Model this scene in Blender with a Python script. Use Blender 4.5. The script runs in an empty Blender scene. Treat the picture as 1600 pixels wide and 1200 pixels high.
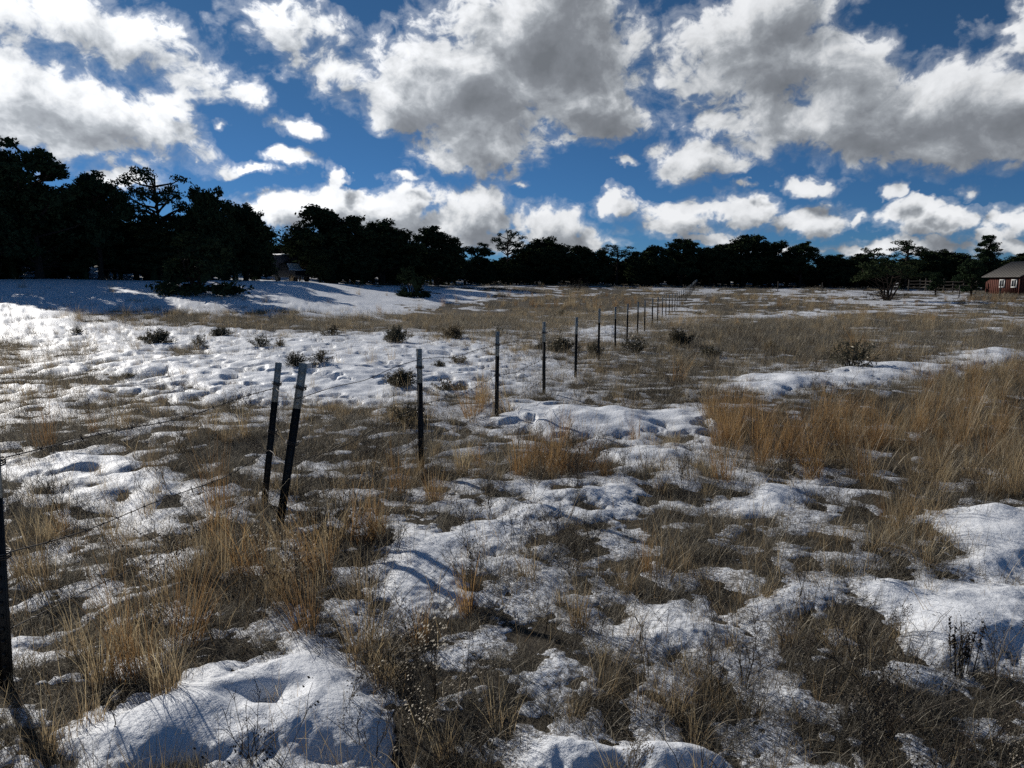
import bpy, math, random
import numpy as np
from mathutils import Vector

random.seed(7)
SC = bpy.context.scene
COL = SC.collection

# ------------------------------------------------------------------ camera
CAM_H, F1600 = 1.65, 1109.0
PITCH = math.atan(157.0 / F1600)
CT, ST = math.cos(PITCH), math.sin(PITCH)
cam_data = bpy.data.cameras.new("camera")
cam = bpy.data.objects.new("camera", cam_data)
COL.objects.link(cam)
cam.location = (0, 0, CAM_H)
cam.rotation_euler = (math.radians(90) - PITCH, 0, 0)
cam_data.sensor_width = 36.0
cam_data.lens = F1600 / 1600 * 36.0
cam_data.clip_start = 0.05
cam_data.clip_end = 12000
SC.camera = cam

# ------------------------------------------------------------------ exposure, sun
SC.view_settings.view_transform = 'Standard'
SC.view_settings.look = 'None'
SC.view_settings.exposure = -0.28
SC.view_settings.gamma = 1.0
SC.view_settings.use_curve_mapping = False
SC.render.engine = 'CYCLES'
SC.cycles.max_bounces = 5
SC.cycles.diffuse_bounces = 2
SC.cycles.use_adaptive_sampling = True
SC.cycles.adaptive_threshold = 0.015
SC.cycles.use_denoising = False
SC.cycles.glossy_bounces = 2
SC.cycles.transmission_bounces = 2
SC.cycles.transparent_max_bounces = 4

SUN_AZ, SUN_EL = math.radians(-43), math.radians(24)
SUN = Vector((math.sin(SUN_AZ) * math.cos(SUN_EL), math.cos(SUN_AZ) * math.cos(SUN_EL), math.sin(SUN_EL)))
sl = bpy.data.lights.new("sun", 'SUN')
sl.energy = 5.0
sl.angle = math.radians(0.55)
sl.color = (1.0, 0.955, 0.89)
so = bpy.data.objects.new("sun", sl)
COL.objects.link(so)
so.rotation_euler = SUN.to_track_quat('Z', 'Y').to_euler()
so.location = (0, 0, 50)


def pix_dir(px, py):
    xc, yc = (px - 800) / F1600, (600 - py) / F1600
    return np.array((xc, CT + yc * ST, -ST + yc * CT))


def pix_azel(px, py):
    d = pix_dir(px, py)
    return math.atan2(d[0], d[1]), math.atan2(d[2], math.hypot(d[0], d[1]))


# ------------------------------------------------------------------ world: Nishita sky + clouds
class NT:
    def __init__(s, tree):
        s.t = tree
        s.n = tree.nodes
        s.l = tree.links

    def node(s, kind, **kw):
        nd = s.n.new(kind)
        for k, v in kw.items():
            setattr(nd, k, v)
        return nd

    def put(s, sock, v):
        if isinstance(v, bpy.types.NodeSocket):
            s.l.new(v, sock)
        else:
            sock.default_value = v

    def math(s, op, a, b=0.0, c=None, clamp=False):
        nd = s.node('ShaderNodeMath', operation=op, use_clamp=clamp)
        s.put(nd.inputs[0], a)
        s.put(nd.inputs[1], b)
        if c is not None:
            s.put(nd.inputs[2], c)
        return nd.outputs[0]

    def vmath(s, op, a, b=(0, 0, 0), c=None):
        nd = s.node('ShaderNodeVectorMath', operation=op)
        s.put(nd.inputs[0], a)
        s.put(nd.inputs[1], b)
        if c is not None:
            s.put(nd.inputs[2], c)
        return nd.outputs[0]

    def noise(s, vec, scale, detail=4.0, rough=0.5, dist=0.0, out=0, dim='3D'):
        nd = s.node('ShaderNodeTexNoise', noise_dimensions=dim)
        s.put(nd.inputs['Vector'], vec)
        nd.inputs['Scale'].default_value = scale
        nd.inputs['Detail'].default_value = detail
        nd.inputs['Roughness'].default_value = rough
        nd.inputs['Distortion'].default_value = dist
        return nd.outputs[out]

    def smooth(s, v, lo, hi, a=0.0, b=1.0):
        nd = s.node('ShaderNodeMapRange', interpolation_type='SMOOTHSTEP')
        s.put(nd.inputs['Value'], v)
        nd.inputs['From Min'].default_value = lo
        nd.inputs['From Max'].default_value = hi
        nd.inputs['To Min'].default_value = a
        nd.inputs['To Max'].default_value = b
        return nd.outputs[0]

    def mix(s, fac, a, b, blend='MIX'):
        nd = s.node('ShaderNodeMix', data_type='RGBA', blend_type=blend)
        s.put(nd.inputs['Factor'], fac)
        s.put(nd.inputs['A'], a)
        s.put(nd.inputs['B'], b)
        return nd.outputs['Result']

    def ramp(s, fac, stops, interp='LINEAR'):
        nd = s.node('ShaderNodeValToRGB')
        cr = nd.color_ramp
        cr.interpolation = interp
        while len(cr.elements) < len(stops):
            cr.elements.new(0.5)
        for e, (p, c) in zip(cr.elements, stops):
            e.position = p
            e.color = (*c, 1) if len(c) == 3 else c
        s.put(nd.inputs[0], fac)
        return nd.outputs[0]


# clouds: (px, py, half width, half height, strength, tilt degrees)
CLOUDS = [
    (190, 55, 160, 60, 0.80, 15), (60, 140, 150, 70, 0.85, 10), (150, 175, 160, 60, 1.00, 16), (90, 215, 230, 42, 0.85, 4),
    (-60, 180, 160, 70, 0.90, 0), (-60, 0, 110, 50, 0.60, 0),
    (440, 45, 120, 75, 0.62, 20), (400, 140, 55, 30, 0.67, 15), (520, 110, 90, 50, 0.70, 25), (500, 30, 90, 40, 0.66, 20),
    (730, 130, 170, 100, 1.10, 15), (850, 50, 170, 120, 1.30, 0), (900, 150, 120, 70, 1.10, 5), (620, 165, 120, 50, 0.90, 18),
    (750, 225, 120, 60, 0.95, 10), (740, 250, 130, 28, 0.85, -3), (985, 175, 60, 30, 0.72, 5),
    (1200, 105, 230, 80, 0.95, 6), (1215, 10, 130, 60, 1.00, 0), (1080, 130, 140, 60, 0.85, 15), (1420, 170, 250, 85, 1.10, 3),
    (1250, 205, 170, 50, 0.95, 8), (1400, 235, 220, 32, 0.80, 0), (1580, 150, 150, 80, 1.00, 0), (1610, 50, 40, 60, 0.77, 0),
    (1700, 190, 200, 70, 1.00, 0), (1130, 190, 110, 40, 0.70, 15),
    (1080, 252, 85, 36, 0.92, 3), (1075, 235, 45, 30, 0.80, 0),
    (560, 335, 210, 36, 1.00, 3), (730, 340, 85, 50, 1.05, 0), (430, 318, 75, 26, 0.85, 0), (640, 320, 90, 34, 0.95, 0), (525, 282, 26, 26, 0.83, 35),
    (760, 375, 120, 30, 0.80, 0), (880, 350, 95, 42, 0.95, 0), (955, 325, 42, 34, 0.85, 0), (900, 372, 130, 20, 0.80, 0),
    (1050, 345, 90, 30, 0.85, 0), (1120, 325, 80, 26, 0.85, 0), (1180, 330, 60, 24, 0.92, 0), (1090, 368, 100, 18, 0.75, 0),
    (1275, 345, 90, 22, 0.90, 0), (1345, 349, 30, 14, 0.87, 0), (1465, 345, 82, 22, 1.00, 0), (1450, 322, 50, 12, 0.77, 0),
    (1600, 342, 40, 24, 0.85, 0), (1270, 297, 52, 20, 0.87, 8), (1240, 388, 120, 12, 0.60, 0), (1370, 390, 110, 16, 0.75, 0),
    (1450, 386, 70, 18, 0.92, 0), (1580, 390, 80, 18, 0.75, 0), (1568, 368, 30, 12, 0.77, 0), (1392, 303, 20, 15, 0.72, 0), (1518, 301, 26, 11, 0.67, 10),
    (460, 250, 48, 16, 0.87, 6), (412, 263, 48, 11, 0.72, 6), (480, 202, 70, 24, 0.79, 10), (890, 209, 46, 15, 0.77, 0),
    (972, 250, 34, 13, 0.69, 0), (815, 287, 22, 8, 0.62, 0), (620, 281, 44, 12, 0.72, 0), (345, 192, 24, 10, 0.59, 0),
    (180, 274, 55, 18, 0.87, 8), (1160, 295, 22, 9, 0.67, 0), (360, 262, 22, 9, 0.62, 10), (298, 243, 12, 9, 0.57, 20), (700, 262, 70, 18, 0.77, 0),
]

world = bpy.data.worlds.new("World")
SC.world = world
world.use_nodes = True
world.node_tree.nodes.clear()
W = NT(world.node_tree)

grp = bpy.data.node_groups.new("cloud_density", 'ShaderNodeTree')
grp.interface.new_socket("AzEl", in_out='INPUT', socket_type='NodeSocketVector')
grp.interface.new_socket("Dir", in_out='INPUT', socket_type='NodeSocketVector')
grp.interface.new_socket("Density", in_out='OUTPUT', socket_type='NodeSocketFloat')
grp.interface.new_socket("Soft", in_out='OUTPUT', socket_type='NodeSocketFloat')
G = NT(grp)
gi = G.node('NodeGroupInput')
go = G.node('NodeGroupOutput')
azel, dirv = gi.outputs[0], gi.outputs[1]
# ragged outlines: noise pushes the lookup about
warp_a = G.vmath('SUBTRACT', G.noise(azel, 9.0, 4.0, 0.6, out=1), (0.5, 0.5, 0.5))
warp_b = G.vmath('SUBTRACT', G.noise(azel, 38.0, 3.0, 0.6, out=1), (0.5, 0.5, 0.5))
wp = G.vmath('MULTIPLY_ADD', warp_a, (0.10, 0.055, 0), azel)
wp = G.vmath('MULTIPLY_ADD', warp_b, (0.046, 0.028, 0), wp)
field = None
for (px, py, rx, ry, st, tilt) in CLOUDS:
    a, e = pix_azel(px, py)
    mp = G.node('ShaderNodeMapping', vector_type='TEXTURE')
    G.put(mp.inputs['Vector'], wp)
    mp.inputs['Location'].default_value = (a, e, 0)
    mp.inputs['Rotation'].default_value = (0, 0, -math.radians(tilt))
    k = 1.36 / F1600
    mp.inputs['Scale'].default_value = (rx * k * 0.9, ry * k, 1)
    gr = G.node('ShaderNodeTexGradient', gradient_type='SPHERICAL')
    G.put(gr.inputs[0], mp.outputs[0])
    if field is None:
        field = G.math('MULTIPLY', gr.outputs['Fac'], st)
    else:
        m = G.math('MULTIPLY', gr.outputs['Fac'], st)
        field = G.math('SMOOTH_MAX', field, m, 0.12)
# unseen rest of the sky: broken cloud, thinned to keep shaded snow darker
sep = G.node('ShaderNodeSeparateXYZ')
G.put(sep.inputs[0], azel)
away_a = G.smooth(G.math('ABSOLUTE', sep.outputs[0]), 0.72, 0.95)
away_e = G.smooth(sep.outputs[1], 0.36, 0.50)
away = G.math('MAXIMUM', away_a, away_e)
flat = G.vmath('MULTIPLY', dirv, (1, 1, 1.6))
wide = G.smooth(G.noise(flat, 2.6, 2.0, 0.5), 0.57, 0.84, 0.0, 1.1)
fm = G.node('ShaderNodeMix', data_type='FLOAT')
G.put(fm.inputs[0], away)
G.put(fm.inputs[2], field)
G.put(fm.inputs[3], wide)
field = fm.outputs[0]
det = G.noise(G.vmath('MULTIPLY', azel, (1.0, 1.35, 1.0)), 11.0, 8.0, 0.55, 0.45)
det2 = G.noise(G.vmath('MULTIPLY', azel, (1.0, 1.2, 1.0)), 44.0, 5.0, 0.60, 0.6)
# noise works most on the rims, little in clear sky
d = G.math('MULTIPLY_ADD', G.math('SUBTRACT', det, 0.5), 1.45, field)
gate = G.smooth(field, 0.02, 0.22)
gate_off = G.math('MULTIPLY_ADD', gate, 0.6, -0.6)
ds = G.math('MULTIPLY_ADD', G.math('SUBTRACT', d, 0.30), gate, gate_off)
d = G.math('MULTIPLY_ADD', G.math('SUBTRACT', det2, 0.5), 0.54, d)
d = G.math('MULTIPLY_ADD', G.math('SUBTRACT', d, 0.30), gate, gate_off)
G.put(go.inputs[0], d)
G.put(go.inputs[1], ds)

tc = W.node('ShaderNodeTexCoord')
dirw = W.vmath('NORMALIZE', tc.outputs['Generated'])
sx = W.node('ShaderNodeSeparateXYZ')
W.put(sx.inputs[0], dirw)
az = W.math('ARCTAN2', sx.outputs[0], sx.outputs[1])
el = W.math('ARCSINE', sx.outputs[2])
cmb = W.node('ShaderNodeCombineXYZ')
W.put(cmb.inputs[0], az)
W.put(cmb.inputs[1], el)


def density(vec):
    g = W.node('ShaderNodeGroup')
    g.node_tree = grp
    W.put(g.inputs[0], vec)
    W.put(g.inputs[1], dirw)
    return g.outputs[0], g.outputs[1]


d0, s0 = density(cmb.outputs[0])
d1, s1 = density(W.vmath('ADD', cmb.outputs[0], (-0.018, 0.026, 0)))
alpha = W.math('MAXIMUM', W.smooth(d0, 0.02, 0.26), W.math('MULTIPLY', W.smooth(d0, -0.12, 0.14), 0.26))
# light thins out through the cloud: thin rims bright, thick cores grey, lit on the sun's side
thick = W.math('ADD', W.math('MULTIPLY', W.math('MAXIMUM', s0, 0.0), 0.42), W.math('MULTIPLY', W.math('MAXIMUM', s1, 0.0), 0.52))
dotn = W.node('ShaderNodeVectorMath', operation='DOT_PRODUCT')
W.put(dotn.inputs[0], dirw)
dotn.inputs[1].default_value = SUN
thick = W.math('MULTIPLY', thick, W.smooth(dotn.outputs['Value'], 0.80, 1.0, 1.0, 0.70))
thick = W.math('MULTIPLY_ADD', W.math('SUBTRACT', d1, d0), 0.70, thick)
tk = W.math('DIVIDE', W.math('ADD', thick, 0.30), 1.30)
ccol = W.ramp(tk, [(0.0, (1.25, 1.27, 1.30)), (0.18, (1.10, 1.125, 1.16)), (0.29, (.93, .955, .985)), (0.38, (.72, .755, .80)), (0.50, (.47, .505, .55)), (0.68, (.31, .335, .375)), (1.0, (.22, .24, .27))])
# the side of the sky towards the sun glows through the cloud
glow = W.smooth(dotn.outputs['Value'], 0.62, 1.0, 0.84, 1.16)
gl = W.node('ShaderNodeVectorMath', operation='SCALE')
W.put(gl.inputs[0], ccol)
W.put(gl.inputs['Scale'], glow)

sky = W.node('ShaderNodeTexSky', sky_type='NISHITA')
sky.sun_disc = False
sky.sun_elevation = SUN_EL
sky.sun_rotation = SUN_AZ
sky.altitude = 2100
sky.air_density = 1.0
sky.dust_density = 0.2
sky.ozone_density = 1.6
SKY_STRENGTH = 0.051
hs = W.mix(1.0, sky.outputs[0], (0.42, 0.80, 1.10, 1), 'MULTIPLY')
low = W.smooth(el, -0.05, 0.34, 1.0, 0.0)
hs = W.mix(1.0, hs, W.mix(low, (1, 1, 1, 1), (.70, .84, 1.16, 1)), 'MULTIPLY')
sc1 = W.node('ShaderNodeVectorMath', operation='SCALE')
W.put(sc1.inputs[0], hs)
sc1.inputs['Scale'].default_value = 1.0
cl = W.node('ShaderNodeVectorMath', operation='SCALE')
W.put(cl.inputs[0], gl.outputs[0])
cl.inputs['Scale'].default_value = 1.0 / SKY_STRENGTH
above = W.smooth(sx.outputs[2], -0.02, 0.01)
fac = W.math('MULTIPLY', alpha, above)
skycol = W.mix(fac, sc1.outputs[0], cl.outputs[0])
bg = W.node('ShaderNodeBackground')
W.put(bg.inputs['Color'], skycol)
bg.inputs['Strength'].default_value = SKY_STRENGTH
wo = W.node('ShaderNodeOutputWorld')
W.l.new(bg.outputs[0], wo.inputs[0])
world.cycles.sampling_method = 'MANUAL'
world.cycles.sample_map_resolution = 512


# ------------------------------------------------------------------ numpy noise
def _hash(ix, iy, seed):
    h = (ix.astype(np.int64) * 374761393 + iy.astype(np.int64) * 668265263 + seed * 1442695041) & 0xFFFFFFFF
    h = ((h ^ (h >> 13)) * 1274126177) & 0xFFFFFFFF
    return ((h ^ (h >> 16)) & 0xFFFF).astype(np.float32) / 65536.0


def perlin(x, y, seed=0):
    ix, iy = np.floor(x), np.floor(y)
    fx, fy = (x - ix).astype(np.float32), (y - iy).astype(np.float32)
    u, v = fx * fx * fx * (fx * (fx * 6 - 15) + 10), fy * fy * fy * (fy * (fy * 6 - 15) + 10)

    def g(dx, dy):
        a = _hash(ix + dx, iy + dy, seed) * 6.2831853
        return np.cos(a) * (fx - dx) + np.sin(a) * (fy - dy)
    a, b = g(0, 0), g(1, 0)
    c, d_ = g(0, 1), g(1, 1)
    return ((a + (b - a) * u) * (1 - v) + (c + (d_ - c) * u) * v) * 1.5


def fbm(x, y, wl, octs, seed, gain=0.5):
    out, amp = 0, 1.0
    for o in range(octs):
        out = out + amp * perlin(x / wl + 17.3 * o, y / wl - 9.1 * o, seed + o)
        wl *= 0.5
        amp *= gain
    return out


def worley(x, y, cell, seed):
    """distance to the nearest scattered point, and that point's hash"""
    X, Y = x / cell, y / cell
    ix, iy = np.floor(X), np.floor(Y)
    best = np.full(x.shape, 9.0, np.float32)
    bid = np.zeros(x.shape, np.float32)
    for dx in (-1, 0, 1):
        for dy in (-1, 0, 1):
            cx, cy = ix + dx, iy + dy
            qx, qy = cx + _hash(cx, cy, seed), cy + _hash(cx, cy, seed + 1)
            r = _hash(cx, cy, seed + 2)
            dd = np.sqrt((X - qx) ** 2 + ((Y - qy) * 1.25) ** 2)
            m = dd < best
            best = np.where(m, dd, best)
            bid = np.where(m, r, bid)
    return best * cell, bid


def sstep(v, lo, hi):
    t = np.clip((v - lo) / (hi - lo), 0, 1)
    return t * t * (3 - 2 * t)


# ------------------------------------------------------------------ terrain
T_PX = np.array([-9000, -2500, 0, 300, 460, 560, 700, 900, 1100, 1300, 1600, 3000, 9000], float)
T_AZ = np.arctan((T_PX - 800) / F1600)
T_D = np.array([60, 55, 52, 52, 57, 65, 84, 104, 112, 116, 120, 120, 120], float)
T_Z = np.array([0.3, 1.2, 1.85, 1.72, 1.80, 1.50, 1.42, 1.40, 1.15, 1.00, .45, .3, .2], float)


def tree_line(az):
    return np.interp(az, T_AZ, T_D)


def rise(x, y):
    x, y = np.asarray(x, float), np.asarray(y, float)
    r = np.hypot(x, y)
    az_ = np.arctan2(x, y)
    D = np.interp(az_, T_AZ, T_D)
    Z = np.interp(az_, T_AZ, T_Z)
    return Z * sstep(r, .4 * D, D) + .055 * np.clip(r - D - 12, 0, 60) + 0.004 * np.clip(r - 130, 0, 2500)


def hummock(x, y):
    r = np.hypot(x, y)
    h = 0.055 * fbm(x, y, 3.1, 2, 11) + 0.034 * perlin(x / .85, y / .85, 21) * np.clip(40 / (r + 1), 0, 1)
    h = h + 0.026 * perlin(x / .33, y / .33, 23) * np.clip(1.3 - r / 20, 0, 1)
    return h


def ground_z(x, y):
    return rise(x, y) + hummock(np.asarray(x, float), np.asarray(y, float))


def to_pix(x, y, z):
    dz = z - CAM_H
    dep = y * CT - dz * ST
    dep = np.where(dep < .4, .4, dep)
    return 800 + F1600 * x / dep, 600 - F1600 * (y * ST + dz * CT) / dep


# where the snow lies deep (+) or has melted to grass (-)
SNOW = [
    (250, 560, 380, 60, .50), (560, 590, 190, 50, .66), (40, 480, 120, 14, .3), (330, 555, 70, 8, -.5), (120, 590, 120, 8, -.5), (480, 555, 60, 6, -.4), (170, 452, 300, 20, 1.3), (470, 480, 230, 12, .45), (730, 462, 90, 8, .8),
    (230, 497, 110, 10, -.65), (420, 508, 100, 8, -.45), (60, 500, 90, 10, .2), (60, 555, 130, 14, -.45), (650, 505, 130, 10, -.6), (800, 490, 110, 12, -.6),
    (170, 640, 260, 40, -.02), (430, 690, 260, 36, -.75), (90, 690, 110, 20, -.5), (620, 650, 110, 25, -.5),
    (880, 470, 150, 16, -1.0), (1060, 500, 50, 36, .35), (960, 520, 70, 12, .4), (900, 565, 120, 35, .1),
    (1060, 590, 150, 36, -.75), (960, 655, 150, 22, .9), (870, 665, 90, 16, .6), (1250, 603, 150, 16, 1.3), (1420, 580, 110, 12, 1.0), (1540, 558, 70, 10, .8),
    (1350, 505, 330, 42, -.55), (1250, 540, 160, 30, -.35), (1180, 495, 60, 5, .7), (1440, 540, 90, 5, .6), (1270, 490, 90, 4, .7), (1500, 620, 200, 60, -.6), (1565, 466, 60, 5, -1.2), (1480, 473, 130, 3.2, .8), (1300, 462, 200, 4, .5), (1420, 485, 60, 4, .6), (1530, 517, 70, 5, .7), (1350, 515, 60, 5, .7),
    (1350, 690, 280, 70, -.75), (1150, 470, 60, 14, -.3),
    (890, 770, 140, 34, .48), (1000, 720, 110, 26, .42), (1270, 760, 110, 34, .58), (1130, 690, 110, 30, .45), (650, 840, 80, 30, .45), (570, 770, 60, 16, .35),
    (130, 735, 120, 30, .55), (230, 800, 110, 25, .35), (440, 850, 180, 90, -.95), (60, 850, 90, 60, -.5), (200, 1000, 180, 80, -.45), (40, 1010, 50, 40, .5),
    (390, 1130, 170, 52, 1.2), (250, 1190, 150, 36, .9), (500, 1080, 90, 42, .8), (620, 905, 80, 40, .85), (560, 1170, 60, 50, .8), (950, 1185, 110, 24, .6), (1100, 1190, 90, 30, .7),
    (1510, 975, 110, 46, 1.2), (1400, 925, 60, 20, .9), (1565, 830, 90, 28, 1.0), (1580, 870, 60, 26, .9), (1040, 985, 100, 36, .5), (1180, 800, 70, 26, .5),
    (720, 860, 120, 40, .5), (740, 960, 90, 45, .2), (700, 1110, 140, 70, -.6), (1250, 1090, 220, 80, -.5), (1130, 870, 170, 50, -.45), (1420, 1130, 160, 60, -.35),
    (880, 1010, 120, 50, -.4), (1230, 920, 110, 40, .25), (850, 730, 90, 40, -.5), (1350, 850, 120, 50, -.5),
]


def snow_cov(px, py):
    c = np.full(px.shape, 0.06, np.float32)
    for (a, b, rx, ry, k) in SNOW:
        e = ((px - a) / rx) ** 2 + ((py - b) / ry) ** 2
        m = e < 6
        c[m] += (k * np.exp(-e[m] * 0.9)).astype(np.float32)
    return c


HOLES = [(412, 1118, .15, .085), (660, 1020, .10, .05), (1440, 925, .14, .07)]


def ground_at(px, py):
    """where the view ray through a pixel of the photograph meets the terrain"""
    dr = pix_dir(px, py)
    lo, hi = 0.5, 400.0
    ts = np.concatenate([np.linspace(.5, 40, 1200), np.linspace(40, 300, 1600)])
    zz = CAM_H + ts * dr[2] - rise(ts * dr[0], ts * dr[1])
    k = np.argmax(zz < 0)
    t = ts[k] if zz[k] < 0 else 140.0
    x, y = t * dr[0], t * dr[1]
    return float(x), float(y), float(ground_z(np.array([x]), np.array([y]))[0])


def at_dist(px, dist):
    x, y = dist * math.sin(math.atan((px - 800) / F1600 / CT)), dist * math.cos(math.atan((px - 800) / F1600 / CT))
    return x, y, float(ground_z(np.array([x]), np.array([y]))[0])


HOLE_XY = [(*ground_at(a, b)[:2], r, dp) for (a, b, r, dp) in HOLES]


def snow_t(x, y):
    """thickness of the snow; negative where the ground is bare. Also the coverage."""
    x, y = np.asarray(x, float), np.asarray(y, float)
    r = np.hypot(x, y)
    px, py = to_pix(x, y, rise(x, y))
    wx = 40 * np.clip(r / 20, .4, 1.2) * 0 + 26 * perlin(x / 1.1, y / 1.1, 41)
    px2, py2 = px + wx, py + 0.35 * 26 * perlin(x / 1.1, y / 1.1, 42)
    c = snow_cov(px2, py2)
    c = np.where(y < .6, .15, c)
    f = np.where(c > 0, .80 * c, .43 * c) + .085 + .30 * fbm(x, y, 1.5, 2, 51) + .60 * perlin(x / .31, y / .31, 61) * np.clip(1.35 - r / 40, .15, 1)
    f = f + .42 * perlin(x / .15, y / .16, 71) * np.clip(1.2 - r / 18, 0, 1) * np.clip(1.0 - .7 * c, .25, 1)
    f = f + .30 * perlin(x / .075, y / .07, 73) * np.clip(1.2 - r / 8, 0, 1) * np.clip(1.0 - .9 * c, .05, 1)
    f = f + .20 * perlin(x / .036, y / .036, 75) * np.clip(1.4 - r / 5, 0, 1) * np.clip(1.0 - .9 * c, .0, 1)
    f = f + .45 * perlin(x / 6.0, y / 9.0, 81) * np.clip(r / 30, 0, 1)
    T = .026 + .084 * np.clip(c, 0, .80)
    T = T * (1 + (.25 + .2 * sstep(r, 5, 8)) * perlin(x / .8, y / .8, 95) * sstep(c, .1, .5) * np.clip(1.3 - r / 40, 0, 1))
    T = T * (1 - .75 * sstep(r, 45, 90))
    f0 = np.clip(f, 0, 1.6)
    t = np.where(f > 0, T * (f0 ** .5 * np.clip(c * 1.6, 0, 1) + f0 ** .85 * (1 - np.clip(c * 1.6, 0, 1))), .12 * f)
    t = np.maximum(t, -.06)
    # trodden and melted hollows in the deeper snow
    wd, wid = worley(x + .14 * perlin(x / .4, y / .4, 92), y + .1 * perlin(x / .4, y / .4, 93), .62, 91)
    t = np.where(t > .02, t + (.035 * sstep(r, 6, 9) * sstep(c, .1, .4) * (1 - sstep(r, 34, 50))), t)
    pit = sstep(.235 - wd * (1 + .5 * wid) + .05 * perlin(x / .13, y / .13, 97), 0.0, .085) * (wid < .70) * sstep(c, .0, .35)
    pit = pit * (.0 + 1.0 * sstep(r, 5.5, 8.0))
    pit = pit * (1 - sstep(px, 850, 1000)) * (1 - sstep(r, 30, 48))
    t = np.where(t > .012, t * (1 - (.62 + .36 * wid) * pit), t)
    for (hx, hy, hr, dp) in HOLE_XY:
        dd = np.hypot((x - hx) * .75 + .2 * (y - hy), (y - hy)) + .05 * perlin(x / .12, y / .12, 98)
        k = 1 - sstep(dd, 0, hr * 1.15)
        t = np.where(k > 0, t * (1 - .88 * k), t)
    return t, c


# ------------------------------------------------------------------ mesh helpers
def mesh_np(name, V, faces, smooth=False, attrs=None):
    """faces: list of int arrays of shape (n, 3) or (n, 4)"""
    me = bpy.data.meshes.new(name)
    if not isinstance(faces, list):
        faces = [faces]
    V = np.asarray(V, np.float32)
    loops = np.concatenate([np.asarray(f, np.int32).ravel() for f in faces])
    tot = np.concatenate([np.full(len(f), f.shape[1], np.int32) for f in faces])
    start = np.concatenate([[0], np.cumsum(tot)[:-1]]).astype(np.int32)
    me.vertices.add(len(V))
    me.vertices.foreach_set('co', V.ravel())
    me.loops.add(len(loops))
    me.loops.foreach_set('vertex_index', loops)
    me.polygons.add(len(tot))
    me.polygons.foreach_set('loop_start', start)
    if smooth:
        me.polygons.foreach_set('use_smooth', np.ones(len(tot), bool))
    for k, v in (attrs or {}).items():
        at = me.attributes.new(k, 'FLOAT', 'POINT')
        at.data.foreach_set('value', np.asarray(v, np.float32))
    me.update()
    me.validate()
    return me


def link(name, me, mat, parent=None, col=None):
    o = bpy.data.objects.new(name, me)
    (col or COL).objects.link(o)
    if mat is not None and not me.materials:
        me.materials.append(mat)
    if parent is not None:
        o.parent = parent
    return o


def tag(o, label=None, cat=None, group=None, kind=None):
    for k, v in (('label', label), ('category', cat), ('group', group), ('kind', kind)):
        if v:
            o[k] = v
    return o


def empty(name, loc, label, cat, group=None, rz=0.0):
    o = bpy.data.objects.new(name, None)
    o.empty_display_size = .2
    COL.objects.link(o)
    o.location = loc
    o.rotation_euler = (0, 0, rz)
    return tag(o, label, cat, group)


class MB:
    """collects vertices and faces"""
    def __init__(s):
        s.v, s.f3, s.f4, s.n, s.a = [], [], [], 0, []

    def add(s, V, F, a=None):
        V = np.asarray(V, np.float32).reshape(-1, 3)
        F = np.asarray(F, np.int32)
        (s.f3 if F.shape[1] == 3 else s.f4).append(F + s.n)
        s.v.append(V)
        s.a.append(np.full(len(V), 0.0 if a is None else 0, np.float32) + (0 if a is None else a))
        s.n += len(V)

    def mesh(s, name, smooth=False):
        fs = []
        if s.f4:
            fs.append(np.concatenate(s.f4))
        if s.f3:
            fs.append(np.concatenate(s.f3))
        return mesh_np(name, np.concatenate(s.v), fs, smooth, {'tone': np.concatenate(s.a)})

    def tube(s, pts, rad, n=6, a=None, cap=True):
        pts = np.asarray(pts, float)
        rad = np.broadcast_to(np.asarray(rad, float), (len(pts),))
        tang = np.gradient(pts, axis=0)
        tang /= np.linalg.norm(tang, axis=1)[:, None] + 1e-9
        ref = np.where(np.abs(tang[:, 2:3]) > .9, np.array([[1., 0, 0]]), np.array([[0, 0, 1.]]))
        s1 = np.cross(tang, ref)
        s1 /= np.linalg.norm(s1, axis=1)[:, None] + 1e-9
        s2 = np.cross(tang, s1)
        th = np.arange(n) * 2 * math.pi / n
        V = pts[:, None] + rad[:, None, None] * (np.cos(th)[None, :, None] * s1[:, None] + np.sin(th)[None, :, None] * s2[:, None])
        k = len(pts)
        i, j = np.meshgrid(np.arange(k - 1), np.arange(n), indexing='ij')
        F = np.stack([i * n + j, i * n + (j + 1) % n, (i + 1) * n + (j + 1) % n, (i + 1) * n + j], -1).reshape(-1, 4)
        s.add(V.reshape(-1, 3), F, a)
        return s

    def box(s, c, d, R=None, a=None):
        """box of centre c, full size d"""
        x, y, z = np.asarray(d) / 2
        V = np.array([(-x, -y, -z), (x, -y, -z), (x, y, -z), (-x, y, -z), (-x, -y, z), (x, -y, z), (x, y, z), (-x, y, z)], float)
        if R is not None:
            V = V @ np.asarray(R).T
        s.add(V + np.asarray(c), [(0, 3, 2, 1), (4, 5, 6, 7), (0, 1, 5, 4), (1, 2, 6, 5), (2, 3, 7, 6), (3, 0, 4, 7)], a)
        return s

    def prism(s, poly, y0, y1, a=None):
        """extrude an XZ polygon (counter-clockwise seen from -Y) along Y"""
        n = len(poly)
        V = [(p[0], y0, p[1]) for p in poly] + [(p[0], y1, p[1]) for p in poly]
        F4 = [(i, (i + 1) % n, n + (i + 1) % n, n + i) for i in range(n)]
        s.add(V, F4, a)
        cen = np.mean(np.array(poly), axis=0)
        V2 = [(p[0], y0, p[1]) for p in poly] + [(cen[0], y0, cen[1])]
        s.add(V2, [(i, n, (i + 1) % n) for i in range(n)], a)
        V3 = [(p[0], y1, p[1]) for p in poly] + [(cen[0], y1, cen[1])]
        s.add(V3, [(i, (i + 1) % n, n) for i in range(n)], a)
        return s


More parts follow.
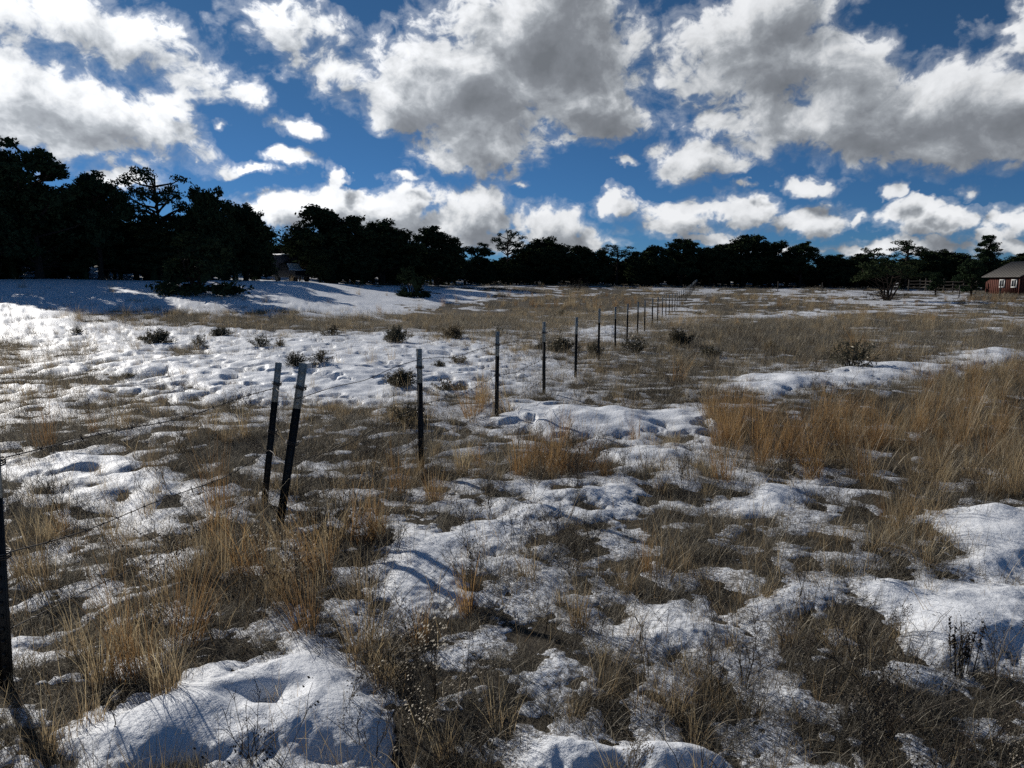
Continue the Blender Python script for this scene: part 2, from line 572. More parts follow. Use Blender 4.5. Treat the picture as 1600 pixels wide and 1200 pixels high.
def rotz(a):
    c, s = math.cos(a), math.sin(a)
    return np.array([(c, -s, 0), (s, c, 0), (0, 0, 1.)])


# ------------------------------------------------------------------ materials
def material(name):
    m = bpy.data.materials.new(name)
    m.use_nodes = True
    m.node_tree.nodes.clear()
    t = NT(m.node_tree)
    out = t.node('ShaderNodeOutputMaterial')
    return m, t, out


def principled(t, color, rough=.8, spec=.3, normal=None, metal=0.0):
    b = t.node('ShaderNodeBsdfPrincipled')
    t.put(b.inputs['Base Color'], color)
    t.put(b.inputs['Roughness'], rough)
    b.inputs['Specular IOR Level'].default_value = spec
    b.inputs['Metallic'].default_value = metal
    if normal is not None:
        t.put(b.inputs['Normal'], normal)
    return b.outputs[0]


def bump(t, h, strength, dist):
    b = t.node('ShaderNodeBump')
    t.put(b.inputs['Height'], h)
    b.inputs['Strength'].default_value = strength
    b.inputs['Distance'].default_value = dist
    return b.outputs[0]


def simple(name, col, col2=None, scale=8, rough=.7, spec=.3, metal=0.0, bmp=0.0):
    m, t, out = material(name)
    tcx = t.node('ShaderNodeTexCoord').outputs['Object']
    n = t.noise(tcx, scale, 5, .6)
    c = t.mix(t.smooth(n, .3, .7), (*col, 1), (*(col2 or tuple(k * .7 for k in col)), 1))
    nm = bump(t, n, bmp, .01) if bmp else None
    t.l.new(principled(t, c, rough, spec, nm, metal), out.inputs[0])
    return m


def snow_material():
    m, t, out = material("snow")
    pos = t.node('ShaderNodeNewGeometry').outputs['Position']
    at = t.node('ShaderNodeAttribute', attribute_name='depth').outputs['Fac']
    fine = t.noise(pos, 70, 5, .7)
    crust = t.noise(pos, 16, 5, .65)
    # grains of litter show where the snow is thin
    thin = t.smooth(at, .0, .055, 1.0, 0.0)
    specks = t.noise(pos, 55, 4, .75)
    mid = t.noise(pos, 7, 3, .6)
    lit = t.smooth(t.math('ADD', t.math('MULTIPLY', thin, .20), t.math('ADD', t.math('MULTIPLY', specks, .7), t.math('MULTIPLY', mid, .3))), .675, .735)
    white = t.mix(crust, (.86, .88, .90, 1), (.78, .80, .83, 1))
    litter = t.mix(t.noise(pos, 30, 2), (.12, .085, .05, 1), (.05, .04, .028, 1))
    col = t.mix(t.math('MULTIPLY', lit, .75), white, litter)
    h = t.math('ADD', t.math('MULTIPLY', crust, 1.0), t.math('MULTIPLY', fine, .28))
    nm = bump(t, h, .55, .025)
    t.l.new(principled(t, col, .55, .25, nm), out.inputs[0])
    return m


def ground_material():
    m, t, out = material("matted_ground")
    pos = t.node('ShaderNodeNewGeometry').outputs['Position']
    big = t.noise(pos, .35, 4, .6)
    mid = t.noise(pos, 3.5, 5, .65)
    fine = t.noise(pos, 45, 6, .75)
    straw = t.noise(t.vmath('MULTIPLY', pos, (1.0, .25, 1.0)), 60, 5, .7, 1.5)
    soil = t.mix(t.smooth(mid, .3, .7), (.040, .034, .027, 1), (.080, .066, .050, 1))
    dead = t.mix(t.smooth(straw, .35, .7), (.085, .074, .057, 1), (.20, .17, .125, 1))
    col = t.mix(t.smooth(t.math('ADD', t.math('MULTIPLY', fine, .5), t.math('MULTIPLY', big, .5)), .38, .6), soil, dead)
    h = t.math('ADD', t.math('MULTIPLY', fine, .6), t.math('MULTIPLY', mid, 1.0))
    t.l.new(principled(t, col, .95, .1, bump(t, h, .9, .05)), out.inputs[0])
    return m


def grass_material(name, base, tip, dark, transl=.5):
    """dry blades: paler to the tip, each blade and each tuft its own tone, light shining through"""
    m, t, out = material(name)
    tone = t.node('ShaderNodeAttribute', attribute_name='tone').outputs['Fac']
    rnd = t.node('ShaderNodeObjectInfo').outputs['Random']
    pos = t.node('ShaderNodeNewGeometry').outputs['Position']
    region = t.noise(pos, .45, 3, .6)
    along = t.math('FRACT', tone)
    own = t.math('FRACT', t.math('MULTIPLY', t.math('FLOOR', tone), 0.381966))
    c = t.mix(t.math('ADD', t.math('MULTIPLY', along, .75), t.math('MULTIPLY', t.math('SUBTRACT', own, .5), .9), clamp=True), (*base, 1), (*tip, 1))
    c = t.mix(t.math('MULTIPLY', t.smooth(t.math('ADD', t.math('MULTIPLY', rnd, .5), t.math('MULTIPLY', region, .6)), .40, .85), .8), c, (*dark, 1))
    d = t.node('ShaderNodeBsdfDiffuse')
    t.put(d.inputs[0], c)
    tr = t.node('ShaderNodeBsdfTranslucent')
    t.put(tr.inputs[0], c)
    mx = t.node('ShaderNodeMixShader')
    mx.inputs[0].default_value = transl
    t.l.new(d.outputs[0], mx.inputs[1])
    t.l.new(tr.outputs[0], mx.inputs[2])
    gl_ = t.node('ShaderNodeBsdfGlossy')
    gl_.inputs['Roughness'].default_value = .45
    t.put(gl_.inputs[0], (.9, .85, .75, 1))
    m2 = t.node('ShaderNodeMixShader')
    m2.inputs[0].default_value = .04
    t.l.new(mx.outputs[0], m2.inputs[1])
    t.l.new(gl_.outputs[0], m2.inputs[2])
    t.l.new(m2.outputs[0], out.inputs[0])
    return m


def needle_material(name, a, b):
    m, t, out = material(name)
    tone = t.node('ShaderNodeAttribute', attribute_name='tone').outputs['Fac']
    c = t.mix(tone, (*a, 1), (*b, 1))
    d = t.node('ShaderNodeBsdfDiffuse')
    t.put(d.inputs[0], c)
    t.l.new(d.outputs[0], out.inputs[0])
    return m


M_SNOW = snow_material()
M_GROUND = ground_material()
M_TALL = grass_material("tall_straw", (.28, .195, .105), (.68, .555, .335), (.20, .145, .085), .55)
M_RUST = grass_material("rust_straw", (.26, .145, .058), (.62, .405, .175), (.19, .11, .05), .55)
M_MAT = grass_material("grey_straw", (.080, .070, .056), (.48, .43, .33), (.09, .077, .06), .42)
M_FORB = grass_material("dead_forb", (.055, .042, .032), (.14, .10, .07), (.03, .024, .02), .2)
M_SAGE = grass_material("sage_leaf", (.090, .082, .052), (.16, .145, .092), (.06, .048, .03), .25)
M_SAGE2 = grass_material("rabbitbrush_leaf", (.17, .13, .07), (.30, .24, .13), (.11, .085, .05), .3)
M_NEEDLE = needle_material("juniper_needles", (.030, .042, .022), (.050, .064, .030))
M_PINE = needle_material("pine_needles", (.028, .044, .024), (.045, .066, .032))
M_BARK = simple("bark", (.055, .040, .030), (.028, .021, .017), 14, .95, .1, bmp=.5)
M_POST = simple("dark_painted_steel", (.010, .012, .011), (.022, .016, .012), 30, .55, .35, bmp=.1)
M_TIP = simple("white_painted_steel", (.40, .41, .39), (.26, .26, .235), 26, .5, .4, bmp=.1)
M_WIRE = simple("rusty_wire", (.045, .032, .024), (.09, .085, .08), 60, .6, .4, .5)
M_WOOD = simple("weathered_wood", (.10, .085, .07), (.05, .042, .035), 9, .85, .2, bmp=.3)
M_RED = simple("barn_red_boards", (.115, .036, .024), (.065, .024, .018), 5, .8, .2, bmp=.2)
M_ROOFING = simple("grey_roofing", (.125, .115, .10), (.085, .078, .07), 4, .75, .3, bmp=.2)
M_WHITE = simple("white_trim", (.60, .60, .58), (.46, .46, .44), 10, .6, .3)
M_GLASS = simple("dark_glass", (.02, .025, .03), (.03, .035, .04), 3, .08, .6)
M_PAINT = simple("dark_vehicle_paint", (.010, .013, .02), (.015, .019, .028), 3, .35, .5)
M_CAMPER = simple("faded_camper_panel", (.045, .055, .08), (.03, .04, .06), 5, .5, .4)
M_TYRE = simple("tyre_rubber", (.015, .015, .015), (.03, .03, .03), 30, .9, .2)

# ------------------------------------------------------------------ ground and snow sheets
front = np.radians(np.linspace(-43, 43, 820))
back = np.radians(np.linspace(43, 317, 92))[1:-1]
AZ = np.concatenate([front, back])
rr = [.35]
while rr[-1] < 150:
    r = rr[-1]
    if r < 1.7:
        step = .10
    else:
        step = min(max(.0105, r * r * .62 / (710 * 1.65)), .026 * r)
    rr.append(r + step)
RAD = np.array(rr)
RAD_FAR = np.geomspace(156, 6000, 40)


def polar(R, A):
    RR, AA = np.meshgrid(R, A, indexing='ij')
    return (RR * np.sin(AA)), (RR * np.cos(AA))


def grid_faces(nr, na):
    i, j = np.meshgrid(np.arange(nr - 1), np.arange(na), indexing='ij')
    a = i * na + j
    b = i * na + (j + 1) % na
    c = (i + 1) * na + (j + 1) % na
    d_ = (i + 1) * na + j
    return np.stack([a, d_, c, b], -1).reshape(-1, 4)


X, Y = polar(RAD, AZ)
ZG = ground_z(X, Y)
TS, CV = snow_t(X, Y)
F = grid_faces(len(RAD), len(AZ))
tf = TS.ravel()
keep = (tf[F].max(axis=1) > -.030)
F = F[keep]
used = np.unique(F)
remap = np.full(tf.size, -1, np.int64)
remap[used] = np.arange(len(used))
V = np.stack([X.ravel(), Y.ravel(), (ZG + TS).ravel()], -1)[used]
snow_me = mesh_np("snow_cover", V, remap[F], True, {'depth': tf[used]})
snow_o = link("snow_cover", snow_me, M_SNOW)
tag(snow_o, "patchy melting snow lying over the pasture with trodden hollows", "snow", kind="stuff")
print("snow faces", len(F))
# the ground itself: one sheet from the feet to the horizon
ri = np.arange(0, len(RAD), 2)
ai = np.concatenate([np.arange(0, 820, 2), np.arange(820, len(AZ))])
R2 = np.concatenate([RAD[ri], RAD_FAR])
X2, Y2 = polar(R2, AZ[ai])
Z2 = np.concatenate([ZG[ri][:, ai], ground_z(X2[len(ri):], Y2[len(ri):])])
V2 = np.concatenate([np.stack([X2.ravel(), Y2.ravel(), Z2.ravel()], -1), [(0, 0, float(Z2[0].mean()))]])
F2 = grid_faces(len(R2), len(ai))
n0 = len(V2) - 1
na = len(ai)
F3 = np.array([(n0, j, (j + 1) % na) for j in range(na)])
ground_o = link("ground", mesh_np("ground", V2, [F2, F3], True), M_GROUND)
ground_o["kind"] = "structure"
tag(ground_o, "brown pasture ground with matted dead grass", "ground")
print("ground faces", len(F2))


# ------------------------------------------------------------------ grass and weeds
def blades(rng, n, rad, length, width, lean, curl, segs=4, outward=.6, tipw=.15):
    """n thin curved strips; returns V, F, tone"""
    th = rng.uniform(0, 2 * math.pi, n)
    rb = rad * np.sqrt(rng.uniform(0, 1, n))
    bx, by = rb * np.cos(th), rb * np.sin(th)
    al = np.where(rng.uniform(0, 1, n) < outward, th + rng.normal(0, .5, n), rng.uniform(0, 2 * math.pi, n))
    L = rng.uniform(*length, n)
    w = rng.uniform(*width, n)
    t0 = np.abs(rng.normal(lean[0], lean[1], n))
    kk = np.abs(rng.normal(curl[0], curl[1], n))
    bend = rng.normal(0, .35, n)
    tw = rng.uniform(-.8, .8, n)
    tone = rng.uniform(0, 1, n)
    P = np.stack([bx, by, np.full(n, -.01)], -1)
    rows = []
    for s in range(segs + 1):
        q = s / segs
        ww = w * (1 - q * (1 - tipw)) * .5
        a2 = al + bend * q + math.pi / 2 + tw
        side = np.stack([np.cos(a2), np.sin(a2), np.zeros(n)], -1) * ww[:, None]
        rows.append(P - side)
        rows.append(P + side)
        tilt = t0 + kk * ((s + .5) / segs) ** 1.6
        aa = al + bend * q
        stp = np.stack([np.sin(tilt) * np.cos(aa), np.sin(tilt) * np.sin(aa), np.cos(tilt)], -1)
        P = P + stp * (L / segs)[:, None]
    V = np.stack(rows, 1)
    k = 2 * (segs + 1)
    base = np.arange(n)[:, None] * k
    fs = [np.stack([base[:, 0] + 2 * s, base[:, 0] + 2 * s + 1, base[:, 0] + 2 * s + 3, base[:, 0] + 2 * s + 2], -1) for s in range(segs)]
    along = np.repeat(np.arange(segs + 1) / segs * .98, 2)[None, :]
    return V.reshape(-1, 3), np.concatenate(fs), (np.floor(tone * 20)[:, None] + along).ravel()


SRC = bpy.data.collections.new("sources")       # not linked to the scene


def tuft(col, name, mat, parts):
    mb = MB()
    for (Vv, Ff, tt) in parts:
        mb.add(Vv, Ff, tt)
    me = mb.mesh(name)
    me.materials.append(mat)
    o = bpy.data.objects.new(name, me)
    col.objects.link(o)
    return o


def twigs(rng, n_stems, h, spread, r0, branch=5):
    """a dead branching weed"""
    mb = MB()
    for _ in range(n_stems):
        a = rng.uniform(0, 6.28)
        L = h * rng.uniform(.6, 1.05)
        k = 5
        lean = rng.uniform(.05, spread)
        pts = np.array([(math.cos(a) * lean * L * q ** 1.3 + rng.normal(0, .008), math.sin(a) * lean * L * q ** 1.3 + rng.normal(0, .008), L * q - .01) for q in np.linspace(0, 1, k)])
        mb.tube(pts, np.linspace(r0, r0 * .4, k), 3, rng.uniform(0, 1))
        for b in range(branch):
            q = rng.uniform(.3, .95)
            p = np.array([np.interp(q, np.linspace(0, 1, k), pts[:, i]) for i in range(3)])
            ab = rng.uniform(0, 6.28)
            l2 = L * rng.uniform(.12, .3)
            e = p + l2 * np.array((math.cos(ab) * .7, math.sin(ab) * .7, .7))
            mb.tube([p, (p + e) / 2 + (0, 0, .01), e], [r0 * .55, r0 * .45, r0 * .3], 3, rng.uniform(0, 1))
            # dry seed heads and shrivelled leaves
            for _k in range(3):
                c = e + rng.normal(0, .010, 3)
                s_ = rng.uniform(.0018, .0045)
                mb.add([c + (-s_, 0, 0), c + (0, s_, .3 * s_), c + (s_, 0, 1.4 * s_), c + (0, -s_, s_)], [(0, 1, 2, 3)], rng.uniform(0, 1))
    return np.concatenate(mb.v), (np.concatenate(mb.f4)), np.concatenate(mb.a)


def src_collection(name):
    return bpy.data.collections.new(name)


rng = np.random.default_rng(3)
C_MAT, C_TALL, C_RUST, C_FORB, C_FAR, C_SHORT, C_STUB = [src_collection(n) for n in ("src_mat", "src_tall", "src_rust", "src_forb", "src_far", "src_short", "src_stub")]
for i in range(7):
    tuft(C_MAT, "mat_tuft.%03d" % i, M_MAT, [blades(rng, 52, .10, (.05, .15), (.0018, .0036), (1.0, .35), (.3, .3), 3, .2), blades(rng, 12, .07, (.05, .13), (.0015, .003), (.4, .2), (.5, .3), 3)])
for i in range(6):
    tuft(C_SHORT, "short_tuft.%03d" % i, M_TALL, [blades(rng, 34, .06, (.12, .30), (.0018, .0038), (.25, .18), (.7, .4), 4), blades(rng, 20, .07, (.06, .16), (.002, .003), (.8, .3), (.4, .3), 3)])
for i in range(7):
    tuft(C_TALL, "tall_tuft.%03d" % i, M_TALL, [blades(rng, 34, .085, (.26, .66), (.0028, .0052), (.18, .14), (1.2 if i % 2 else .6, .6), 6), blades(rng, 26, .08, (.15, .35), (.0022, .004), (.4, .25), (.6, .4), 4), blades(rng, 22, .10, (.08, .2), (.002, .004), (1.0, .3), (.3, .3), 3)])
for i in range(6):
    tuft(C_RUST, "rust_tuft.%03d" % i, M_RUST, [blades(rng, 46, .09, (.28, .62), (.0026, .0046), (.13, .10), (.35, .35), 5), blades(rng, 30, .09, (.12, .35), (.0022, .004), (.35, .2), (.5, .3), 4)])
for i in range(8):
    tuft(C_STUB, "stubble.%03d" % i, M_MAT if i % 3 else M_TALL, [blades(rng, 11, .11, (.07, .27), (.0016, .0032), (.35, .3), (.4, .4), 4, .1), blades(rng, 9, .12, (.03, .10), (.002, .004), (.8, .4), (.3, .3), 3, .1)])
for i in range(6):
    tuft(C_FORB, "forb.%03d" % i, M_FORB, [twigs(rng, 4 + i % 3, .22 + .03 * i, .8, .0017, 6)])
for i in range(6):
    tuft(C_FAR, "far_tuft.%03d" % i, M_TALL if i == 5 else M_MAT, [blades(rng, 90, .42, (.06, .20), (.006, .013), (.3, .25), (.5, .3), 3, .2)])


def points_object(name, pts, rot, scl, col, n_var, rng_, label, cat):
    n = len(pts)
    me = bpy.data.meshes.new(name)
    me.vertices.add(n)
    me.vertices.foreach_set('co', np.asarray(pts, np.float32).ravel())
    a = me.attributes.new('rot', 'FLOAT_VECTOR', 'POINT')
    a.data.foreach_set('vector', np.asarray(rot, np.float32).ravel())
    a = me.attributes.new('scl', 'FLOAT_VECTOR', 'POINT')
    a.data.foreach_set('vector', np.asarray(scl, np.float32).ravel())
    a = me.attributes.new('vid', 'INT', 'POINT')
    a.data.foreach_set('value', rng_.integers(0, n_var, n).astype(np.int32))
    o = bpy.data.objects.new(name, me)
    COL.objects.link(o)
    ng = bpy.data.node_groups.new(name + "_scatter", 'GeometryNodeTree')
    ng.interface.new_socket("Geometry", in_out='INPUT', socket_type='NodeSocketGeometry')
    ng.interface.new_socket("Geometry", in_out='OUTPUT', socket_type='NodeSocketGeometry')
    N, L = ng.nodes, ng.links
    gi_, go_ = N.new('NodeGroupInput'), N.new('NodeGroupOutput')
    ci = N.new('GeometryNodeCollectionInfo')
    ci.inputs['Collection'].default_value = col
    ci.inputs['Separate Children'].default_value = True
    ci.inputs['Reset Children'].default_value = True
    ip = N.new('GeometryNodeInstanceOnPoints')
    ip.inputs['Pick Instance'].default_value = True

    def named(nm, ty):
        q = N.new('GeometryNodeInputNamedAttribute')
        q.data_type = ty
        q.inputs['Name'].default_value = nm
        return q.outputs['Attribute']
    er = N.new('FunctionNodeEulerToRotation')
    L.new(named('rot', 'FLOAT_VECTOR'), er.inputs[0])
    L.new(gi_.outputs[0], ip.inputs['Points'])
    L.new(ci.outputs[0], ip.inputs['Instance'])
    L.new(named('vid', 'INT'), ip.inputs['Instance Index'])
    L.new(er.outputs[0], ip.inputs['Rotation'])
    L.new(named('scl', 'FLOAT_VECTOR'), ip.inputs['Scale'])
    L.new(ip.outputs[0], go_.inputs[0])
    md = o.modifiers.new("scatter", 'NODES')
    md.node_group = ng
    tag(o, label, cat, kind="stuff")
    return o


# tall grass stands: (px, py of the tufts' feet, half width, half height, density, rust share)
TALL = [
    (1270, 720, 90, 40, 1.0, .95), (1330, 690, 110, 40, .9, .85), (1140, 670, 55, 30, .9, .9), (1115, 690, 30, 20, .6, .9), (1410, 690, 120, 55, .8, .35), (1520, 660, 130, 60, .8, .25),
    (1570, 740, 80, 50, .9, .2), (1430, 760, 90, 45, .9, .15), (1400, 840, 70, 40, .8, .1), (1540, 610, 120, 30, .7, .3), (1480, 560, 140, 16, .3, .1),
    (1360, 555, 90, 18, .8, .2), (1300, 510, 130, 10, .45, .1), (1450, 500, 120, 8, .4, .1), (1350, 500, 80, 10, .6, .1), (1550, 590, 60, 22, .7, .2),
    (860, 735, 55, 26, 1.0, .7), (720, 740, 60, 26, .6, .5), (690, 770, 50, 24, .5, .5), (640, 760, 40, 20, .45, .5), (760, 650, 50, 14, .45, .6), (1010, 690, 40, 16, .4, .4),
    (390, 890, 70, 40, 1.0, .55), (480, 890, 80, 50, 1.0, .45), (540, 860, 60, 40, .8, .4), (440, 960, 80, 40, .7, .4), (560, 940, 40, 30, .6, .4), (350, 840, 50, 30, .6, .5),
    (50, 900, 80, 45, .9, .3), (60, 850, 60, 30, .8, .3), (150, 1010, 70, 50, .8, .2), (240, 1070, 70, 40, .9, .15), (290, 1000, 60, 40, .7, .3), (100, 1080, 60, 40, .6, .2), (60, 700, 60, 20, .5, .3),
    (600, 1040, 50, 36, .8, .2), (660, 1030, 50, 26, .5, .2), (730, 930, 30, 24, .6, .5), (735, 960, 40, 24, .5, .3), (905, 960, 40, 26, .45, .2), (800, 1000, 50, 30, .3, .2),
    (330, 700, 60, 20, .5, .4), (230, 720, 60, 20, .4, .3), (200, 500, 120, 8, .45, .1), (880, 480, 120, 7, .6, .2), (900, 465, 130, 5, .5, .2), (1040, 510, 40, 8, .6, .2), (1200, 468, 120, 4, .7, .1),
    (1560, 1170, 60, 40, .3, .1), (1150, 900, 60, 30, .3, .2), (1000, 900, 40, 26, .25, .2),
    (1570, 467, 70, 7, 1.6, .5), (1500, 520, 200, 8, .35, .1), (1600, 480, 60, 8, .6, .1), (1240, 480, 120, 6, .5, .1),
]


def field_of(lst, px, py, col=4):
    c = np.zeros(px.shape)
    for q in lst:
        e = ((px - q[0]) / q[2]) ** 2 + ((py - q[1]) / q[3]) ** 2
        c = np.maximum(c, q[col] * np.exp(-e * 1.1))
    return c


def rust_of(px, py):
    a = np.full(px.shape, 1e-4)
    b = np.zeros(px.shape)
    for q in TALL:
        e = ((px - q[0]) / q[2]) ** 2 + ((py - q[1]) / q[3]) ** 2
        w_ = np.exp(-e)
        a += w_
        b += w_ * q[5]
    return b / a


def scatter(rng_, n, r0, r1, power=1.0, half=46):
    """random spots in the wedge in front of the viewer; power < 2 crowds them near"""
    u = rng_.uniform(0, 1, n)
    r = (r0 ** power + u * (r1 ** power - r0 ** power)) ** (1 / power)
    a = np.radians(rng_.uniform(-half, half, n))
    return r * np.sin(a), r * np.cos(a), r


def spots(rng_, n, r0, r1, power, prob):
    x, y, r = scatter(rng_, n, r0, r1, power)
    z = rise(x, y)
    px, py = to_pix(x, y, z)
    t, c = snow_t(x, y)
    p = prob(x, y, r, px, py, t, c)
    k = rng_.uniform(0, 1, n) < p
    x, y, r, t, px, py = x[k], y[k], r[k], t[k], px[k], py[k]
    zz = ground_z(x, y) + np.clip(t, 0, 1) * .5
    return np.stack([x, y, zz], -1), r, px, py


def rots(rng_, n, tilt=.12):
    return np.stack([rng_.normal(0, tilt, n), rng_.normal(0, tilt, n), rng_.uniform(0, 6.28, n)], -1)


def scl(rng_, n, lo, hi, k=None):
    s = rng_.uniform(lo, hi, n) * (1 if k is None else k)
    return np.stack([s, s, s * rng_.uniform(.85, 1.15, n)], -1)


g1 = np.random.default_rng(11)
# matted short dead grass wherever the snow has gone
P, r_, px_, py_ = spots(g1, 52000, 1.5, 34, 1.15, lambda x, y, r, px, py, t, c: np.where(t < .004, .66, np.where(t < .03, .14, .012)))
points_object("matted_grass", P, rots(g1, len(P)), scl(g1, len(P), .6, 1.3, np.clip(.75 + r_ / 22, .8, 2.0)), C_MAT, 7, g1,
              "matted short grey brown dead grass between the snow patches", "grass")
print("mat", len(P))
# knee high tan grass
P, r_, px_, py_ = spots(g1, 42000, 1.6, 75, 1.1, lambda x, y, r, px, py, t, c: np.clip(field_of(TALL, px, py) * np.where(py < 575, .48, np.where(px > 1000, .80, .72)) - .11 + .26 * perlin(x / .7, y / .7, 5), 0, 1) * np.clip(r / 5.5, .35, 1))
isr = g1.uniform(0, 1, len(P)) < rust_of(px_, py_)
for flag, nm, colx, nv, lab in ((False, "tall_grass", C_TALL, 7, "knee high dry tan grass bending over the snow"), (True, "rust_grass", C_RUST, 6, "upright rust coloured bunch grass in stands across the pasture")):
    Q, rq = P[isr == flag], r_[isr == flag]
    points_object(nm, Q, rots(g1, len(Q), .1), scl(g1, len(Q), .50, 1.12, np.clip(.9 + rq / 60, .9, 1.6)), colx, nv, g1, lab, "grass")
    print(nm, len(Q))
# ankle high tufts scattered everywhere bare
P, r_, px_, py_ = spots(g1, 16000, 1.6, 40, 1.05, lambda x, y, r, px, py, t, c: np.where(t < .01, .28, np.where(t < .06, .13, .02)) * sstep(fbm(x, y, 1.3, 2, 15), -.3, .5))
points_object("short_grass", P, rots(g1, len(P)), scl(g1, len(P), .5, 1.1, np.clip(.9 + r_ / 40, .9, 1.6)), C_SHORT, 6, g1, "ankle high straw tufts standing through thin snow", "grass")
print("short", len(P))
P, r_, px_, py_ = spots(g1, 60000, 1.5, 38, 1.1, lambda x, y, r, px, py, t, c: np.where(t < .012, .40, np.where(t < .04, .40, np.where(t < .07, .20, .045))) * (.25 + .75 * sstep(fbm(x, y, 1.1, 2, 18), -.35, .35)))
points_object("stubble", P, rots(g1, len(P), .2), scl(g1, len(P), .5, 1.25, np.clip(.8 + r_ / 25, .8, 1.9)), C_STUB, 8, g1, "sparse dead stems poking up through the thin snow", "grass stubble")
print("stub", len(P))
P, r_, px_, py_ = spots(g1, 9000, 1.7, 26, 1.05, lambda x, y, r, px, py, t, c: np.where(t < .01, .7, np.where(t < .05, .30, .02)) * sstep(fbm(x, y, 1.7, 2, 16), -.25, .45) * np.where(px > 560, 1, .5))
points_object("dead_weeds", P, rots(g1, len(P), .15), scl(g1, len(P), .5, 1.25), C_FORB, 6, g1, "dark brittle branching dead weeds among the grass", "weeds")
print("forb", len(P))
P, r_, px_, py_ = spots(g1, 26000, 24, 125, 1.25, lambda x, y, r, px, py, t, c: np.where(t < 0, .55, .015) * np.where(sstep(fbm(x, y, 7, 2, 19), -.4, .3) > .3, 1, .3))
points_object("pasture_grass", P, rots(g1, len(P)), scl(g1, len(P), .6, 1.2, np.clip(.75 + r_ / 110, .8, 1.7)), C_FAR, 6, g1, "thin tan pasture grass away towards the woods", "grass")
print("far", len(P))

#PART2
# ------------------------------------------------------------------ trees
def ball_dirs(rng_, n):
    v = rng_.normal(0, 1, (n, 3))
    return v / np.linalg.norm(v, axis=1)[:, None]


def cards(rng_, cen, size, tone, flat=.45):
    """small leaf sprays: one four-sided face each"""
    n = len(cen)
    a = ball_dirs(rng_, n)
    b = np.cross(a, ball_dirs(rng_, n))
    b /= np.linalg.norm(b, axis=1)[:, None] + 1e-9
    sz = rng_.uniform(*size, n)[:, None]
    V_ = np.stack([cen - a * sz, cen + b * sz * flat, cen + a * sz, cen - b * sz * flat], 1).reshape(-1, 3)
    F_ = np.arange(4 * n).reshape(-1, 4)
    return V_, F_, np.repeat(tone, 4)


